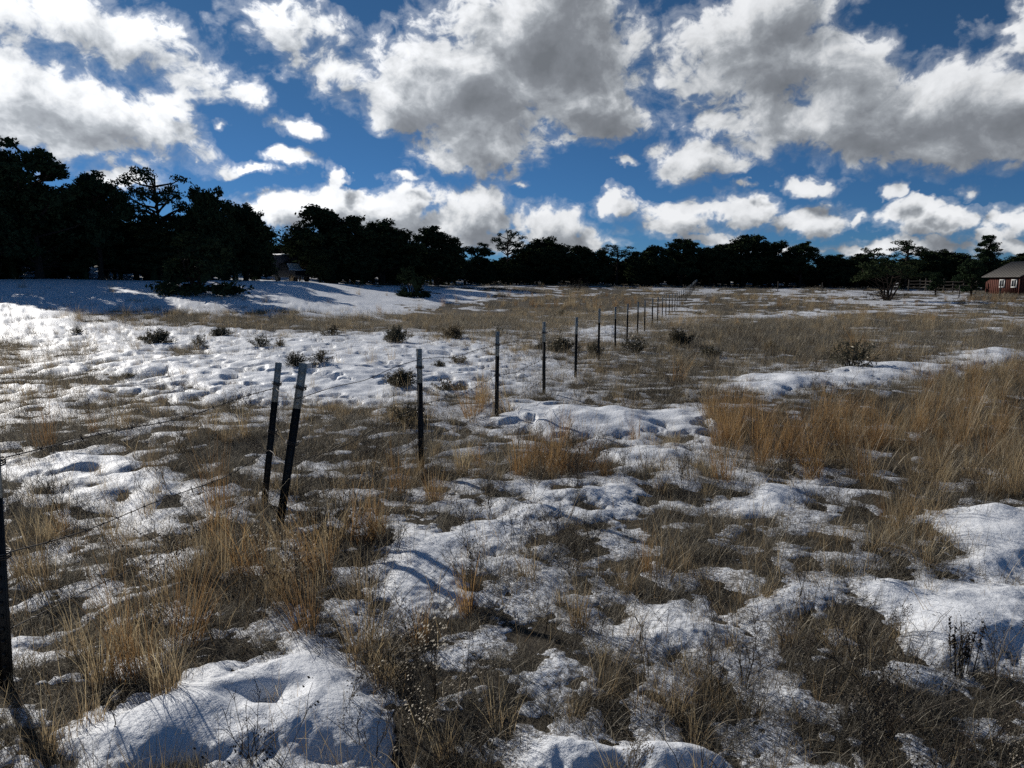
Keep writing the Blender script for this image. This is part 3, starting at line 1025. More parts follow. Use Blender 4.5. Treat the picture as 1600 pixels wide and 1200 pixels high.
def make_tree(kind, seed):
    """returns (trunk mesh, crown mesh, height, width); built about life size, foot at the origin"""
    rng_ = np.random.default_rng(seed)
    tr, cr = MB(), MB()
    H, Wd = 8.0, 6.0
    lobes = []                                     # centre, radius (3), weight
    dense, leaf, per, clump_r = 1.0, (.07, .17), 36, (.28, .50)
    if kind == 'juniper':
        H, Wd = 7.0, 6.0
        for k in range(15):
            q = rng_.uniform(0, 1)
            z = .9 + q * 4.7
            rad = 2.0 * math.sin(math.pi * (0.22 + .68 * q)) ** .8
            a = rng_.uniform(0, 6.28)
            lobes.append(((math.cos(a) * rad * .8, math.sin(a) * rad * .8, z), (rng_.uniform(.9, 1.4),) * 2 + (rng_.uniform(.8, 1.2),), 1))
        for k in range(16):
            q = rng_.uniform(.35, 1)
            a = rng_.uniform(0, 6.28)
            rad = 3.0 * math.cos(q * 1.35) * rng_.uniform(.6, 1.1)
            s_ = rng_.uniform(.3, .55)
            lobes.append(((math.cos(a) * rad, math.sin(a) * rad, 1.2 + 5.6 * q), (s_, s_, s_ * .9), 1))
        lobes.append(((0, 0, 5.2), (1.1, 1.1, 1.2), 1.2))
        lobes.append(((0, 0, 2.6), (2.3, 2.3, 2.0), .9))
    elif kind == 'pinyon':
        H, Wd = 8.5, 6.5
        dense = .8
        for k in range(19):
            q = rng_.uniform(0, 1) ** .75
            z = 1.6 + q * 5.7
            rad = 2.5 * math.sin(math.pi * (0.18 + .66 * q)) * rng_.uniform(.55, 1.0)
            a = rng_.uniform(0, 6.28)
            s_ = rng_.uniform(.55, 1.05)
            lobes.append(((math.cos(a) * rad, math.sin(a) * rad, z), (s_, s_, s_ * .75), 1))
        for k in range(16):
            q = rng_.uniform(.3, 1)
            a = rng_.uniform(0, 6.28)
            rad = 3.1 * math.cos(q * 1.3) * rng_.uniform(.5, 1.1)
            s_ = rng_.uniform(.25, .5)
            lobes.append(((math.cos(a) * rad, math.sin(a) * rad, 1.8 + 6.6 * q), (s_, s_, s_ * .7), 1))
        lobes.append(((0, 0, 4.0), (1.5, 1.5, 2.4), 1.0))
    elif kind == 'open':
        H, Wd = 9.0, 6.0
        dense, per = .8, 24
        for k in range(26):
            q = rng_.uniform(.18, 1) ** .8
            z = 2.5 + q * 6.0
            rad = 2.7 * math.sin(math.pi * (0.2 + .62 * q)) * rng_.uniform(.5, 1.05)
            a = rng_.uniform(0, 6.28)
            s_ = rng_.uniform(.35, .70)
            lobes.append(((math.cos(a) * rad, math.sin(a) * rad, z), (s_, s_, s_ * .6), 1))
    elif kind == 'ponderosa':
        H, Wd = 11.0, 5.2
        for k in range(34):
            q = (k + rng_.uniform(0, 1)) / 34
            z = 2.0 + q * 8.6
            rad = 2.1 * (1 - q) ** .75 * rng_.uniform(.45, 1.0) + .1
            a = k * 2.4 + rng_.uniform(-.4, .4)
            s_ = .45 + .45 * (1 - q) * rng_.uniform(.6, 1)
            lobes.append(((math.cos(a) * rad, math.sin(a) * rad, z), (s_, s_, s_ * .6), 1))
        lobes.append(((0, 0, 5.0), (.9, .9, 3.2), .8))
    elif kind == 'lone':                           # wide low crown over many bare stems
        H, Wd = 4.6, 6.8
        dense, per, leaf, clump_r = .9, 30, (.05, .13), (.22, .42)
        for k in range(22):
            q = rng_.uniform(0, 1)
            z = 1.7 + q * 2.4
            rad = 2.9 * math.cos(q * 1.25) * rng_.uniform(.35, 1.0)
            a = rng_.uniform(0, 6.28)
            s_ = rng_.uniform(.4, .75)
            lobes.append(((math.cos(a) * rad, math.sin(a) * rad, z), (s_, s_, s_ * .6), 1))
    elif kind == 'bush':
        H, Wd = 3.0, 3.4
        leaf, clump_r, per = (.05, .12), (.2, .36), 34
        for k in range(14):
            q = rng_.uniform(0, 1)
            a = rng_.uniform(0, 6.28)
            rad = 1.15 * math.sin(math.pi * (.3 + .62 * q)) * rng_.uniform(.4, 1)
            s_ = rng_.uniform(.4, .65)
            lobes.append(((math.cos(a) * rad, math.sin(a) * rad, .4 + q * 2.0), (s_, s_, s_ * 1.1), 1))
        for k in range(9):
            a = k * .7
            lobes.append(((math.cos(a) * 1.15, math.sin(a) * 1.15, .28), (.5, .5, .3), 1))
    # trunk and limbs
    top = H * (.92 if kind in ('ponderosa', 'pinyon', 'open') else .7)
    r0 = {'juniper': .24, 'pinyon': .22, 'open': .24, 'ponderosa': .24, 'lone': .10, 'bush': .09, 'bare': .14}[kind]
    if kind == 'bare':
        H, Wd = 7.0, 4.0

        def grow(p, dr, L, r, depth):
            k = 4
            pts = [p]
            for i in range(k):
                dr = dr + rng_.normal(0, .16, 3) + np.array((0, 0, .07))
                dr = dr / np.linalg.norm(dr)
                pts.append(pts[-1] + dr * L / k)
            tr.tube(pts, np.linspace(r, r * .55, k + 1), 5 if depth < 2 else 3)
            if depth < 4:
                for b in range(3 if depth else 5):
                    q = rng_.integers(2, k + 1) if depth else rng_.integers(1, k + 1)
                    nd = dr + ball_dirs(rng_, 1)[0] * .75
                    nd[2] = abs(nd[2]) * .9 + .15
                    grow(pts[q], nd / np.linalg.norm(nd), L * rng_.uniform(.5, .72), r * .5, depth + 1)
        for s in range(3):
            a = s * 2.1
            grow(np.array((.1 * math.cos(a), .1 * math.sin(a), -.1)), np.array((math.cos(a) * .28, math.sin(a) * .28, 1.)), 2.7, .075, 0)
        return tr.mesh("trunk", True), None, H, Wd
    n_stem = {'juniper': 2, 'lone': 6, 'bush': 5}.get(kind, 1)
    stems = []
    for s in range(n_stem):
        a = rng_.uniform(0, 6.28)
        sp = 0 if n_stem == 1 else (1.0 if kind == 'lone' else .6)
        k = 9
        wob = rng_.normal(0, .10, (k, 2)).cumsum(axis=0) * .6
        pts = np.array([(math.cos(a) * sp * (q ** .8) * (1.0) + wob[i][0] * q, math.sin(a) * sp * (q ** .8) + wob[i][1] * q, -.25 + (top + .25) * q) for i, q in enumerate(np.linspace(0, 1, k))])
        rr_ = r0 * (1 if n_stem == 1 else .75) * (1 - .82 * np.linspace(0, 1, k))
        rr_[0] *= 1.45
        tr.tube(pts, rr_, 8)
        stems.append(pts)
    for (c, rad, w_) in lobes:
        c = np.array(c)
        st = stems[rng_.integers(0, len(stems))]
        zz = np.clip(c[2] - rng_.uniform(.3, 1.4), .35, top * .95)
        p0 = np.array([np.interp(zz, st[:, 2], st[:, i]) for i in range(3)])
        mid = (p0 + c) / 2 + rng_.normal(0, .15, 3)
        tr.tube([p0, (p0 * .6 + mid * .4), mid, (mid + c) / 2 + rng_.normal(0, .06, 3), c], np.array([.085, .075, .06, .045, .02]) * (r0 / .22), 5)
    if kind in ('lone', 'juniper', 'pinyon', 'open'):        # dead snags low down
        for k in range(14 if kind == 'lone' else 5):
            a = rng_.uniform(0, 6.28)
            st = stems[rng_.integers(0, len(stems))]
            z0 = rng_.uniform(.2, 1.3)
            p0 = np.array([np.interp(z0, st[:, 2], st[:, i]) for i in range(3)])
            L = rng_.uniform(.8, 2.3)
            dr = np.array((math.cos(a), math.sin(a), rng_.uniform(-.25, .35)))
            pts = [p0 + dr * L * q + rng_.normal(0, .07, 3) * q for q in np.linspace(0, 1, 5)]
            tr.tube(pts, np.linspace(.045, .012, 5), 4)
            for b in range(3):
                q = rng_.integers(2, 5)
                e = pts[q] + ball_dirs(rng_, 1)[0] * .5
                tr.tube([pts[q], (pts[q] + e) / 2 + rng_.normal(0, .04, 3), e], [.018, .013, .007], 3)
    # crown
    for (c, rad, w_) in lobes:
        c, rad = np.array(c), np.array(rad)
        ncl = int(max(5, dense * 7.5 * w_ * (rad[0] * rad[1] + rad[0] * rad[2] * 2) / .9))
        dirs = ball_dirs(rng_, ncl)
        dirs[:, 2] = np.where(dirs[:, 2] < -.4, -dirs[:, 2], dirs[:, 2])
        cc = c + dirs * rad * rng_.uniform(.55, 1.02, ncl)[:, None]
        cr_ = rng_.uniform(*clump_r, ncl)
        tone_c = rng_.uniform(0, 1, ncl)
        pts = np.repeat(cc, per, 0) + ball_dirs(rng_, ncl * per) * (np.repeat(cr_, per) * rng_.uniform(.2, 1, ncl * per) ** .6)[:, None] * np.array((1, 1, .8))
        pts[:, 2] = np.maximum(pts[:, 2], .12)
        tone = np.clip(np.repeat(tone_c, per) * .7 + rng_.uniform(0, .3, ncl * per), 0, 1)
        cr.add(*cards(rng_, pts, leaf, tone))
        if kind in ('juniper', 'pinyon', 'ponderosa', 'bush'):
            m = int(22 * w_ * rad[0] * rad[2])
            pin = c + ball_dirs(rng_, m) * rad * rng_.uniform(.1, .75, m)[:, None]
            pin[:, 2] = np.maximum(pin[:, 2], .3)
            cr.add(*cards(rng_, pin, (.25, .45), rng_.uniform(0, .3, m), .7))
    me = cr.mesh("crown")
    v = np.concatenate(cr.v)
    return tr.mesh("trunk", True), me, float(np.percentile(v[:, 2], 99.7)), float(2 * np.percentile(np.abs(v[:, :2]), 98.5))


PROTO = {}
for kd, n in (('juniper', 3), ('pinyon', 4), ('open', 2), ('ponderosa', 2), ('lone', 1), ('bush', 2), ('bare', 1)):
    PROTO[kd] = [make_tree(kd, 100 + 17 * i + len(kd)) for i in range(n)]
    for (tm, cm, h_, w_) in PROTO[kd]:
        tm.materials.append(M_BARK)
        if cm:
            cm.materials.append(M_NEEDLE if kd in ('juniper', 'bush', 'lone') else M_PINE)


def put_tree(kind, px, py_top, width_px, dist, label, group=None, base=None, rz=None, name=None, cat="tree"):
    k = random.randrange(len(PROTO[kind]))
    tm, cm, h_, w_ = PROTO[kind][k]
    if base is not None:
        x, y, z = ground_at(px, base)
        dist = math.hypot(x, y)
    else:
        x, y, z = at_dist(px, dist)
    dr = pix_dir(px, py_top)
    hgt = CAM_H + math.hypot(x, y) * dr[2] / math.hypot(dr[0], dr[1]) - z
    sz = hgt / h_
    sxy = width_px * .84 / F1600 * (y * CT) / w_
    o = empty(name or {'juniper': 'juniper_tree', 'pinyon': 'pinyon_tree', 'open': 'pinyon_tree', 'ponderosa': 'ponderosa_tree', 'lone': 'pinyon_tree', 'bush': 'juniper_bush', 'bare': 'bare_tree'}[kind],
              (x, y, z - .05), label, cat, group, random.uniform(0, 6.28) if rz is None else rz)
    o.scale = (sxy, sxy, sz)
    link("trunk", tm, None, o)
    if cm:
        link("crown", cm, None, o)
    return o


TREES = [
    ('pinyon', 5, 250, 110, 50, "tall dark pinyon cut off by the left edge of the photo"),
    ('pinyon', 78, 226, 178, 51, "tallest dark pinyon of the left woods, broad ragged crown"),
    ('pinyon', 172, 268, 118, 53, "ragged dark pinyon between the tallest pinyon and the see-through one"),
    ('open', 262, 264, 122, 55, "see-through pinyon with bare limbs showing against the sky"),
    ('juniper', 338, 294, 98, 54, "flat topped dark tree just right of the see-through pinyon"),
    ('juniper', 392, 318, 104, 60, "dark rounded juniper standing over the parked camper truck"),
    ('bare', 472, 318, 95, 70, "bare branched leafless tree rising behind the dark junipers"),
    ('juniper', 522, 325, 150, 68, "broad domed juniper right of the parked camper truck"),
    ('juniper', 602, 347, 130, 72, "domed juniper second to the right of the camper truck"),
    ('juniper', 685, 356, 100, 80, "rounded juniper at the right end of the tall left woods"),
    ('pinyon', 748, 379, 62, 96, "small pointed pinyon in the dip of the tree line"),
    ('open', 794, 360, 62, 98, "slim tall pine poking above the dip in the tree line"),
    ('juniper', 850, 373, 105, 102, "round headed juniper just right of the slim tall pine"),
    ('juniper', 912, 385, 95, 104, "low dark juniper above the leafless shrub at the wood edge"),
    ('open', 960, 382, 70, 106, "gappy thin crowned pinyon in the middle of the tree line"),
    ('juniper', 1010, 385, 85, 107, "dark juniper left of where the wire fence meets the woods"),
    ('pinyon', 1058, 373, 90, 110, "dark pinyon where the wire fence runs into the woods"),
    ('juniper', 1105, 387, 80, 112, "lower dark juniper right of the end of the wire fence"),
    ('juniper', 1152, 368, 120, 114, "broad tallest juniper of the right half of the tree line"),
    ('juniper', 1196, 378, 80, 118, "dark juniper leaning against the broad one on its right side"),
    ('pinyon', 1241, 378, 70, 113, "pointed pinyon standing apart with bright snow at its foot"),
    ('juniper', 1288, 399, 85, 114, "low round juniper with its trunk bare above the snow"),
    ('juniper', 1326, 397, 85, 116, "low round juniper left of the lone spreading pinyon"),
    ('open', 1352, 387, 56, 118, "thin gappy pine behind the lone spreading pinyon"),
    ('open', 1402, 375, 80, 124, "spindly pine whose open top rises above the lone pinyon"),
    ('juniper', 1440, 391, 90, 128, "dark juniper behind the wooden corral fence"),
    ('juniper', 1474, 394, 80, 128, "dark juniper between the corral and the tall conical pine"),
    ('ponderosa', 1524, 368, 66, 122, "tall conical pine near the red cabin"),
    ('juniper', 1572, 397, 95, 135, "dark juniper rising behind the roof of the red cabin"),
    ('juniper', 1640, 393, 110, 135, "dark juniper at the far right behind the red cabin"),
    ('pinyon', -70, 250, 150, 52, "dark pinyon standing beyond the left edge of the photo"),
]
for (kd, px, pt, wd, ds, lb) in TREES:
    put_tree(kd, px, pt, wd, ds, lb)
put_tree('bush', 312, 366, 150, 0, "big dark juniper bush spreading over the shaded snow bank", base=462)
put_tree('bush', 645, 417, 60, 0, "small round juniper bush out in front of the woods", base=464)
put_tree('lone', 1386, 404, 120, 0, "lone spreading pinyon with many bare stems out in the pasture", base=470)
put_tree('pinyon', 1517, 404, 52, 0, "lone small pinyon with a bare trunk beside the red cabin", base=465)
put_tree('bare', 903, 424, 34, 0, "small leafless shrub at the edge of the far woods", base=455, name="leafless_shrub", cat="shrub")
put_tree('pinyon', 1461, 425, 26, 0, "smallest young pine by the corral posts", base=461)

# the depth of the woods behind: a mass nobody could count
sil = np.array([(-400, 250), (0, 250), (60, 235), (130, 262), (170, 285), (260, 300), (330, 305), (400, 340), (470, 352), (520, 345), (600, 362), (690, 376), (745, 402), (800, 392), (850, 388), (915, 394), (1000, 396), (1058, 390),
                (1100, 396), (1152, 384), (1196, 390), (1241, 398), (1290, 410), (1330, 404), (1400, 394), (1470, 402), (1524, 400), (1570, 402), (1650, 400), (2100, 390)], float)
C_WOOD = src_collection("src_wood")
for i, (kd, k) in enumerate((('juniper', 0), ('juniper', 1), ('juniper', 2), ('pinyon', 0), ('pinyon', 1), ('ponderosa', 0))):
    for nm, me in (("trunk", PROTO[kd][k][0]), ("crown", PROTO[kd][k][1])):
        pass
    tm, cm, h_, w_ = PROTO[kd][k]
    mbw = MB()
    for me in (tm, cm):
        vv = np.empty(len(me.vertices) * 3, np.float32)
        me.vertices.foreach_get('co', vv)
        ff = np.empty(len(me.loops), np.int32)
        me.loops.foreach_get('vertex_index', ff)
        mbw.add(vv.reshape(-1, 3) / np.array((w_, w_, h_)), ff.reshape(-1, 4), .3)
    me = mbw.mesh("wood_tree")
    me.materials.append(M_NEEDLE)
    oo = bpy.data.objects.new("wood_tree.%03d" % i, me)
    C_WOOD.objects.link(oo)
g2 = np.random.default_rng(23)
pts, rts, scs = [], [], []
for row, back_by in enumerate((2.5, 6, 10, 16, 24, 34, 46)):
    px = -900.0 if row > 0 else -600.0
    while px < 2300:
        D = tree_line(math.atan((px - 800) / F1600)) + back_by + g2.uniform(-1.5, 1.5)
        top_y = np.interp(px, sil[:, 0], sil[:, 1]) + g2.uniform(*((20, 80) if px < 480 else ((10, 42) if px < 700 else (8, 20)))) + (8 if row == 0 else 0)
        x, y, z = at_dist(px, D)
        dr = pix_dir(px, top_y)
        hgt = max(2.0, CAM_H + D * dr[2] / math.hypot(dr[0], dr[1]) - z)
        w_ = min(g2.uniform(.75, 1.05) * hgt, 6.5)
        skip = (412 < px < 500 and row < 4) or (1385 < px < 1500 and row < 2) or (px > 1500 and row < 2)
        if not skip:
            pts.append((x, y, z - .1))
            rts.append((0, 0, g2.uniform(0, 6.28)))
            scs.append((w_, w_, hgt))
        px += w_ / D * F1600 * g2.uniform(.55, .95)
points_object("woods", np.array(pts), np.array(rts), np.array(scs), C_WOOD, 6, g2, "dark mass of juniper and pinyon woods closing the pasture", "woods")

# ------------------------------------------------------------------ wire fence
FPX = [(14, 1100), None, None, (659, 735), (776, 655), (850, 617), (899, 588), (935, 565), (961, 548), (979.5, 534.5), (996, 524.5), (1007, 518), (1019, 510)]
posts = []
for q in FPX:
    if q is None:
        continue
    x, y, z = ground_at(*q)
    posts.append([x, y])
x, y = posts[-1]
while y < 100:
    st_ = 2.35 + .006 * y
    y += st_
    x += st_ * (.288 - .012 * min(1, y / 110))
    posts.append([x, y])
POST_H = 1.09
fence = empty("wire_fence", (posts[3][0], posts[3][1], 0), "barbed wire fence on black steel posts with white painted tops", "fence")
FO = Vector(fence.location)


def tpost_mesh(h, w=.047):
    """T section steel post with studs, dark part; and its painted top"""
    body, tip = MB(), MB()
    cut = h - .30
    for mb, z0, z1 in ((body, -.25, cut), (tip, cut, h)):
        hz, cz = z1 - z0, (z0 + z1) / 2
        mb.box((0, 0, cz), (w, .007, hz))
        mb.box((0, .0035 + w * .32, cz), (.007, w * .64, hz))
        mb.box((-w / 2 + .002, -.0035, cz), (.006, .007, hz))
        mb.box((w / 2 - .002, -.0035, cz), (.006, .007, hz))
        z = z0 + .03
        while z < z1 - .02:
            if z > 0:
                mb.box((0, -.007, z), (.012, .010, .016))
            z += .053
    return body.mesh("fence_post"), tip.mesh("painted_top")


T_BODY, T_TIP = tpost_mesh(POST_H)
T_BODY.materials.append(M_POST)
T_TIP.materials.append(M_TIP)
clip_mb = MB()
th = np.linspace(0, 2 * math.pi, 13)
for dz in (-.008, .0, .010):
    clip_mb.tube(np.stack([.036 * np.cos(th), .030 * np.sin(th) + .006, np.full(13, dz) + .004 * np.sin(2 * th)], -1), .0032, 5)
CLIP = clip_mb.mesh("wire_wrap")
CLIP.materials.append(M_WIRE)
STR_Z = (.93, .56, .24)


def add_post(x, y, lean_x=0.0, lean_y=0.0, near=False, rz=0.0, height=None, wide=1.0):
    z = float(ground_z(np.array([x]), np.array([y]))[0])
    p = link("fence_post", T_BODY, None, fence)
    p.location = Vector((x, y, z)) - FO
    p.rotation_euler = (lean_y, lean_x, rz)
    p.scale = (wide, wide, 1 if height is None else height / POST_H)
    t_ = link("painted_top", T_TIP, None, p)
    if near:
        for sz in STR_Z[:2]:
            c = link("wire_wrap", CLIP, None, p)
            c.location = (0, 0, sz)
    return p, z


g3 = np.random.default_rng(5)
tops = []
for i, (x, y) in enumerate(posts):
    lx = g3.normal(0, .012)
    add_post(x, y, lx + (.050 if i == 0 else 0), 0, i < 4, g3.uniform(-.2, .2))
# the pair of leaning posts at the kink
pair = []
for (bx, by, tx, ty, wd) in ((413, 779, 434.5, 567, .98), (437, 815, 473, 568, 1.14)):
    x, y, z = ground_at(bx, by)
    dr = pix_dir(tx, ty)
    tt = y / dr[1]
    top = np.array((tt * dr[0], y, CAM_H + tt * dr[2]))
    hgt = top[2] - z
    lean = math.atan2(top[0] - x, hgt)
    add_post(x, y, lean, 0, True, .12, hgt / math.cos(lean), wd)
    pair.append((x, y, z, lean))


def wire_path(way, sag, wob, seed):
    r_ = np.random.default_rng(seed)
    out = []
    for k in range(len(way) - 1):
        a, b = np.array(way[k]), np.array(way[k + 1])
        L = np.linalg.norm(b - a)
        n = max(2, int(min(24, 60 / (1 + .5 * np.linalg.norm(a[:2])))))
        sg = sag * L * r_.uniform(.5, 1.5)
        ph = r_.uniform(0, 6.28)
        for q in np.linspace(0, 1, n, endpoint=False):
            p = a + (b - a) * q
            p[2] -= sg * 4 * q * (1 - q)
            p[2] += wob * math.sin(q * 9 + ph) * math.sin(math.pi * q)
            p[0] += wob * .6 * math.sin(q * 7 + 2 * ph) * math.sin(math.pi * q)
            out.append(p)
    out.append(np.array(way[-1]))
    return np.array(out)


off = []
for i, (x, y) in enumerate(posts):
    off.append((x, y - .012, float(ground_z(np.array([x]), np.array([y]))[0])))
before = np.array(off[0]) - (np.array((pair[0][0], pair[0][1], pair[0][2])) - np.array(off[0]))
for s, sz in enumerate(STR_Z):
    way = [before + (0, 0, sz), np.array(off[0]) + (0, 0, sz)]
    for (x, y, z, ln) in pair:
        k = (.90, .42, .12)[s]
        way.append(np.array((x + math.tan(ln) * k, y - .015, z + k)))
    for q in off[1:]:
        way.append(np.array(q) + (0, 0, (1.0, .60, .26)[s] if q is off[1] else sz))
    pth = wire_path(way, .010 if s == 0 else .02, .016, 70 + s)
    mb = MB()
    dist = np.hypot(pth[:, 0], pth[:, 1])
    mb.tube(pth, np.where(dist < 12, .0027, .0024), 4)
    # barbs on the stretch one can see
    acc = 0.0
    for k in range(1, len(pth)):
        seg = pth[k] - pth[k - 1]
        L = np.linalg.norm(seg)
        if dist[k] < 11:
            dr = seg / (L + 1e-9)
            m = int(L / .11)
            for j in range(m):
                c = pth[k - 1] + seg * ((j + .5) / m)
                for e in (ball_dirs(g3, 1)[0], ball_dirs(g3, 1)[0]):
                    e = e - dr * np.dot(e, dr)
                    e /= np.linalg.norm(e) + 1e-9
                    mb.tube([c - e * .018, c, c + e * .018], [.001, .0032, .001], 3)
    mb.v = [v - np.array(FO, np.float32) for v in mb.v]
    link("barbed_wire", mb.mesh("barbed_wire", True), M_WIRE, fence)

# ------------------------------------------------------------------ sagebrush out on the snow
def sage_mesh(seed):
    r_ = np.random.default_rng(seed)
    st, lf = MB(), MB()
    for k in range((46, 26, 60, 34, 20, 52, 40)[seed % 7]):
        a = r_.uniform(0, 6.28)
        tilt = abs(r_.normal(.2, .68))
        L = r_.uniform(.34, .56) * (1 - .25 * min(tilt, 1.2))
        dr = np.array((math.cos(a) * math.sin(tilt), math.sin(a) * math.sin(tilt), math.cos(tilt)))
        b0 = np.array((math.cos(a), math.sin(a), 0)) * r_.uniform(0, .09)
        pts = [b0 + dr * L * q + np.array((0, 0, .05)) * q * q + r_.normal(0, .008, 3) for q in np.linspace(0, 1, 4)]
        st.tube(pts, [.007, .005, .0035, .002], 4, r_.uniform(0, 1))
        n = (60, 44, 70, 30, 60, 50, 24)[seed % 7]
        q = r_.uniform(.35, 1.05, n)
        cen = b0 + np.outer(q, dr) * L + r_.normal(0, .028, (n, 3))
        lf.add(*cards(r_, cen, (.018, .042), np.clip(r_.uniform(0, 1, n), 0, 1), .28))
    sm, lm = st.mesh("stem"), lf.mesh("foliage")
    sm.materials.append(M_FORB)
    lm.materials.append(M_SAGE2 if seed in (3, 5) else M_SAGE)
    return sm, lm


SAGE = [sage_mesh(i) for i in range(7)]
SAGES = [
    (246, 541, 56, 26, "dense rounded sagebrush clump left of the middle of the snowfield"),
    (312, 543, 32, 22, "thin straggly sagebrush right beside the dense rounded clump"),
    (347, 528, 36, 16, "small sagebrush behind the thin straggly one on the left snowfield"),
    (408, 545, 42, 22, "dark low sagebrush in the snow above the pair of leaning posts"),
    (438, 546, 28, 16, "tan fringe sagebrush touching the dark low one above the leaning posts"),
    (519, 527, 42, 20, "sagebrush in brown grass left of two round clumps on the snow"),
    (620, 538, 42, 30, "round sagebrush mound alone on bright snow, left one of two"),
    (707, 531, 44, 24, "round yellowish sagebrush mound, right one of two on bright snow"),
    (462, 584, 34, 26, "dark sagebrush seen between the pair of leaning posts"),
    (500, 582, 46, 24, "dark sagebrush just right of the pair of leaning posts"),
    (628, 610, 58, 32, "dark sagebrush just left of the post with grass at its foot"),
    (702, 616, 66, 26, "flat wide sagebrush just right of the post with grass at its foot"),
    (685, 578, 30, 18, "small spiky sagebrush against the white snow right of a post"),
    (718, 571, 40, 18, "pale golden low shrub behind the small spiky sagebrush"),
    (1062, 543, 44, 32, "dark round bush right of the fence line in the middle distance"),
    (990, 552, 60, 30, "wide grey sagebrush standing in the fence line"),
    (1112, 556, 46, 22, "straggly flat sagebrush right of the dark round bush"),
    (1203, 548, 30, 18, "small pale bush alone in the brown pasture right of the fence"),
    (878, 552, 52, 26, "ragged sagebrush between two fence posts in the middle distance"),
    (1330, 578, 84, 50, "large grey brush full of twigs in front of the tan grass"),
    (640, 668, 90, 42, "dark twiggy brush low on bare ground left of the grassy post"),
    (876, 494, 22, 13, "small dark shrub on far snow left of the fence"),
    (845, 549, 22, 14, "little dark tuft shrub on snow beside a fence post"),
    (1092, 492, 18, 9, "tiny pale shrub on bright snow right of the far fence"),
    (930, 556, 36, 22, "brown shrub at the foot of a middle distance fence post"),
    (780, 520, 30, 12, "low brown shrub behind the fence in the brown strip"),
    (200, 590, 26, 10, "lowest brown shrub in the middle of the left snowfield"),
    (120, 523, 34, 12, "brown low shrub on snow near the left side of the field"),
]
for i, (px, py, wpx, hpx, lb) in enumerate(SAGES):
    x, y, z = ground_at(px, py)
    dd = y * CT
    sm, lm = SAGE[{4: 3, 7: 5, 13: 3, 17: 3, 19: 6, 20: 6}.get(i, (0, 1, 2, 4)[i % 4])]
    t_, _c = snow_t(np.array([x]), np.array([y]))
    o = empty("sagebrush", (x, y, z + max(0, float(t_[0])) - .03), lb, "shrub", None, random.uniform(0, 6.28))
    sx_, sz_ = wpx * 1.2 / F1600 * dd / .88, hpx * .92 / F1600 * dd / .52
    o.scale = (sx_, sx_, sz_)
    link("stem", sm, None, o)
    link("foliage", lm, None, o)

# ------------------------------------------------------------------ single grass clumps and tall weeds one can point at
def clump_mesh(seed, n, rad, hmin, hmax, mat, curl):
    r_ = np.random.default_rng(seed)
    mb = MB()
    for q in (blades(r_, n, rad, (hmin, hmax), (.0024, .0044), (.14, .11), (curl, .35), 6), blades(r_, n // 2, rad * 1.2, (.08, hmin), (.002, .004), (.7, .3), (.4, .3), 3)):
        mb.add(*q)
    me = mb.mesh("grass_clump")
    me.materials.append(mat)
    return me


CLUMPS = [
    (868, 738, 92, 95, M_RUST, .25, "upright orange grass clump on snow right of the fence"),
    (722, 742, 40, 80, M_TALL, .7, "straw clump right of the fence post with grass at its foot"),
    (655, 742, 34, 60, M_TALL, .5, "pale grass at the very foot of the second fence post"),
    (590, 842, 48, 100, M_TALL, 1.1, "arching grass clump right of the pair of leaning posts"),
    (732, 960, 56, 118, M_RUST, .2, "thin upright straw clump in the middle of the near snow"),
    (600, 1075, 80, 100, M_TALL, 1.2, "curling grass clump beside the smooth snow bank with the hole"),
    (160, 1080, 90, 170, M_TALL, .9, "tall arching grass clump near the left post"),
    (262, 1110, 90, 170, M_TALL, .8, "tall grass clump rising from the edge of the smooth snow bank"),
    (905, 985, 60, 105, M_TALL, .3, "sparse pale stalk clump standing on near snow right of centre"),
    (1410, 830, 60, 100, M_TALL, .6, "leaning straw clump below the tan grass stand on the right"),
    (1140, 690, 60, 60, M_RUST, .3, "small rust clump at the left end of the rust grass stand"),
    (40, 900, 70, 110, M_TALL, .9, "grass clump leaning against the left edge fence post"),
]
for i, (px, py, wpx, hpx, mt, cu, lb) in enumerate(CLUMPS):
    x, y, z = ground_at(px, py)
    dd = y * CT
    hgt = hpx / F1600 * dd
    me = clump_mesh(300 + i, 70, max(.04, .26 * wpx / F1600 * dd), hgt * .55, hgt * 1.1, mt, cu)
    o = tag(link("grass_clump", me, None), lb, "grass clump")
    t_, _c = snow_t(np.array([x]), np.array([y]))
    o.location = (x, y, z + max(0, float(t_[0])) * .6)

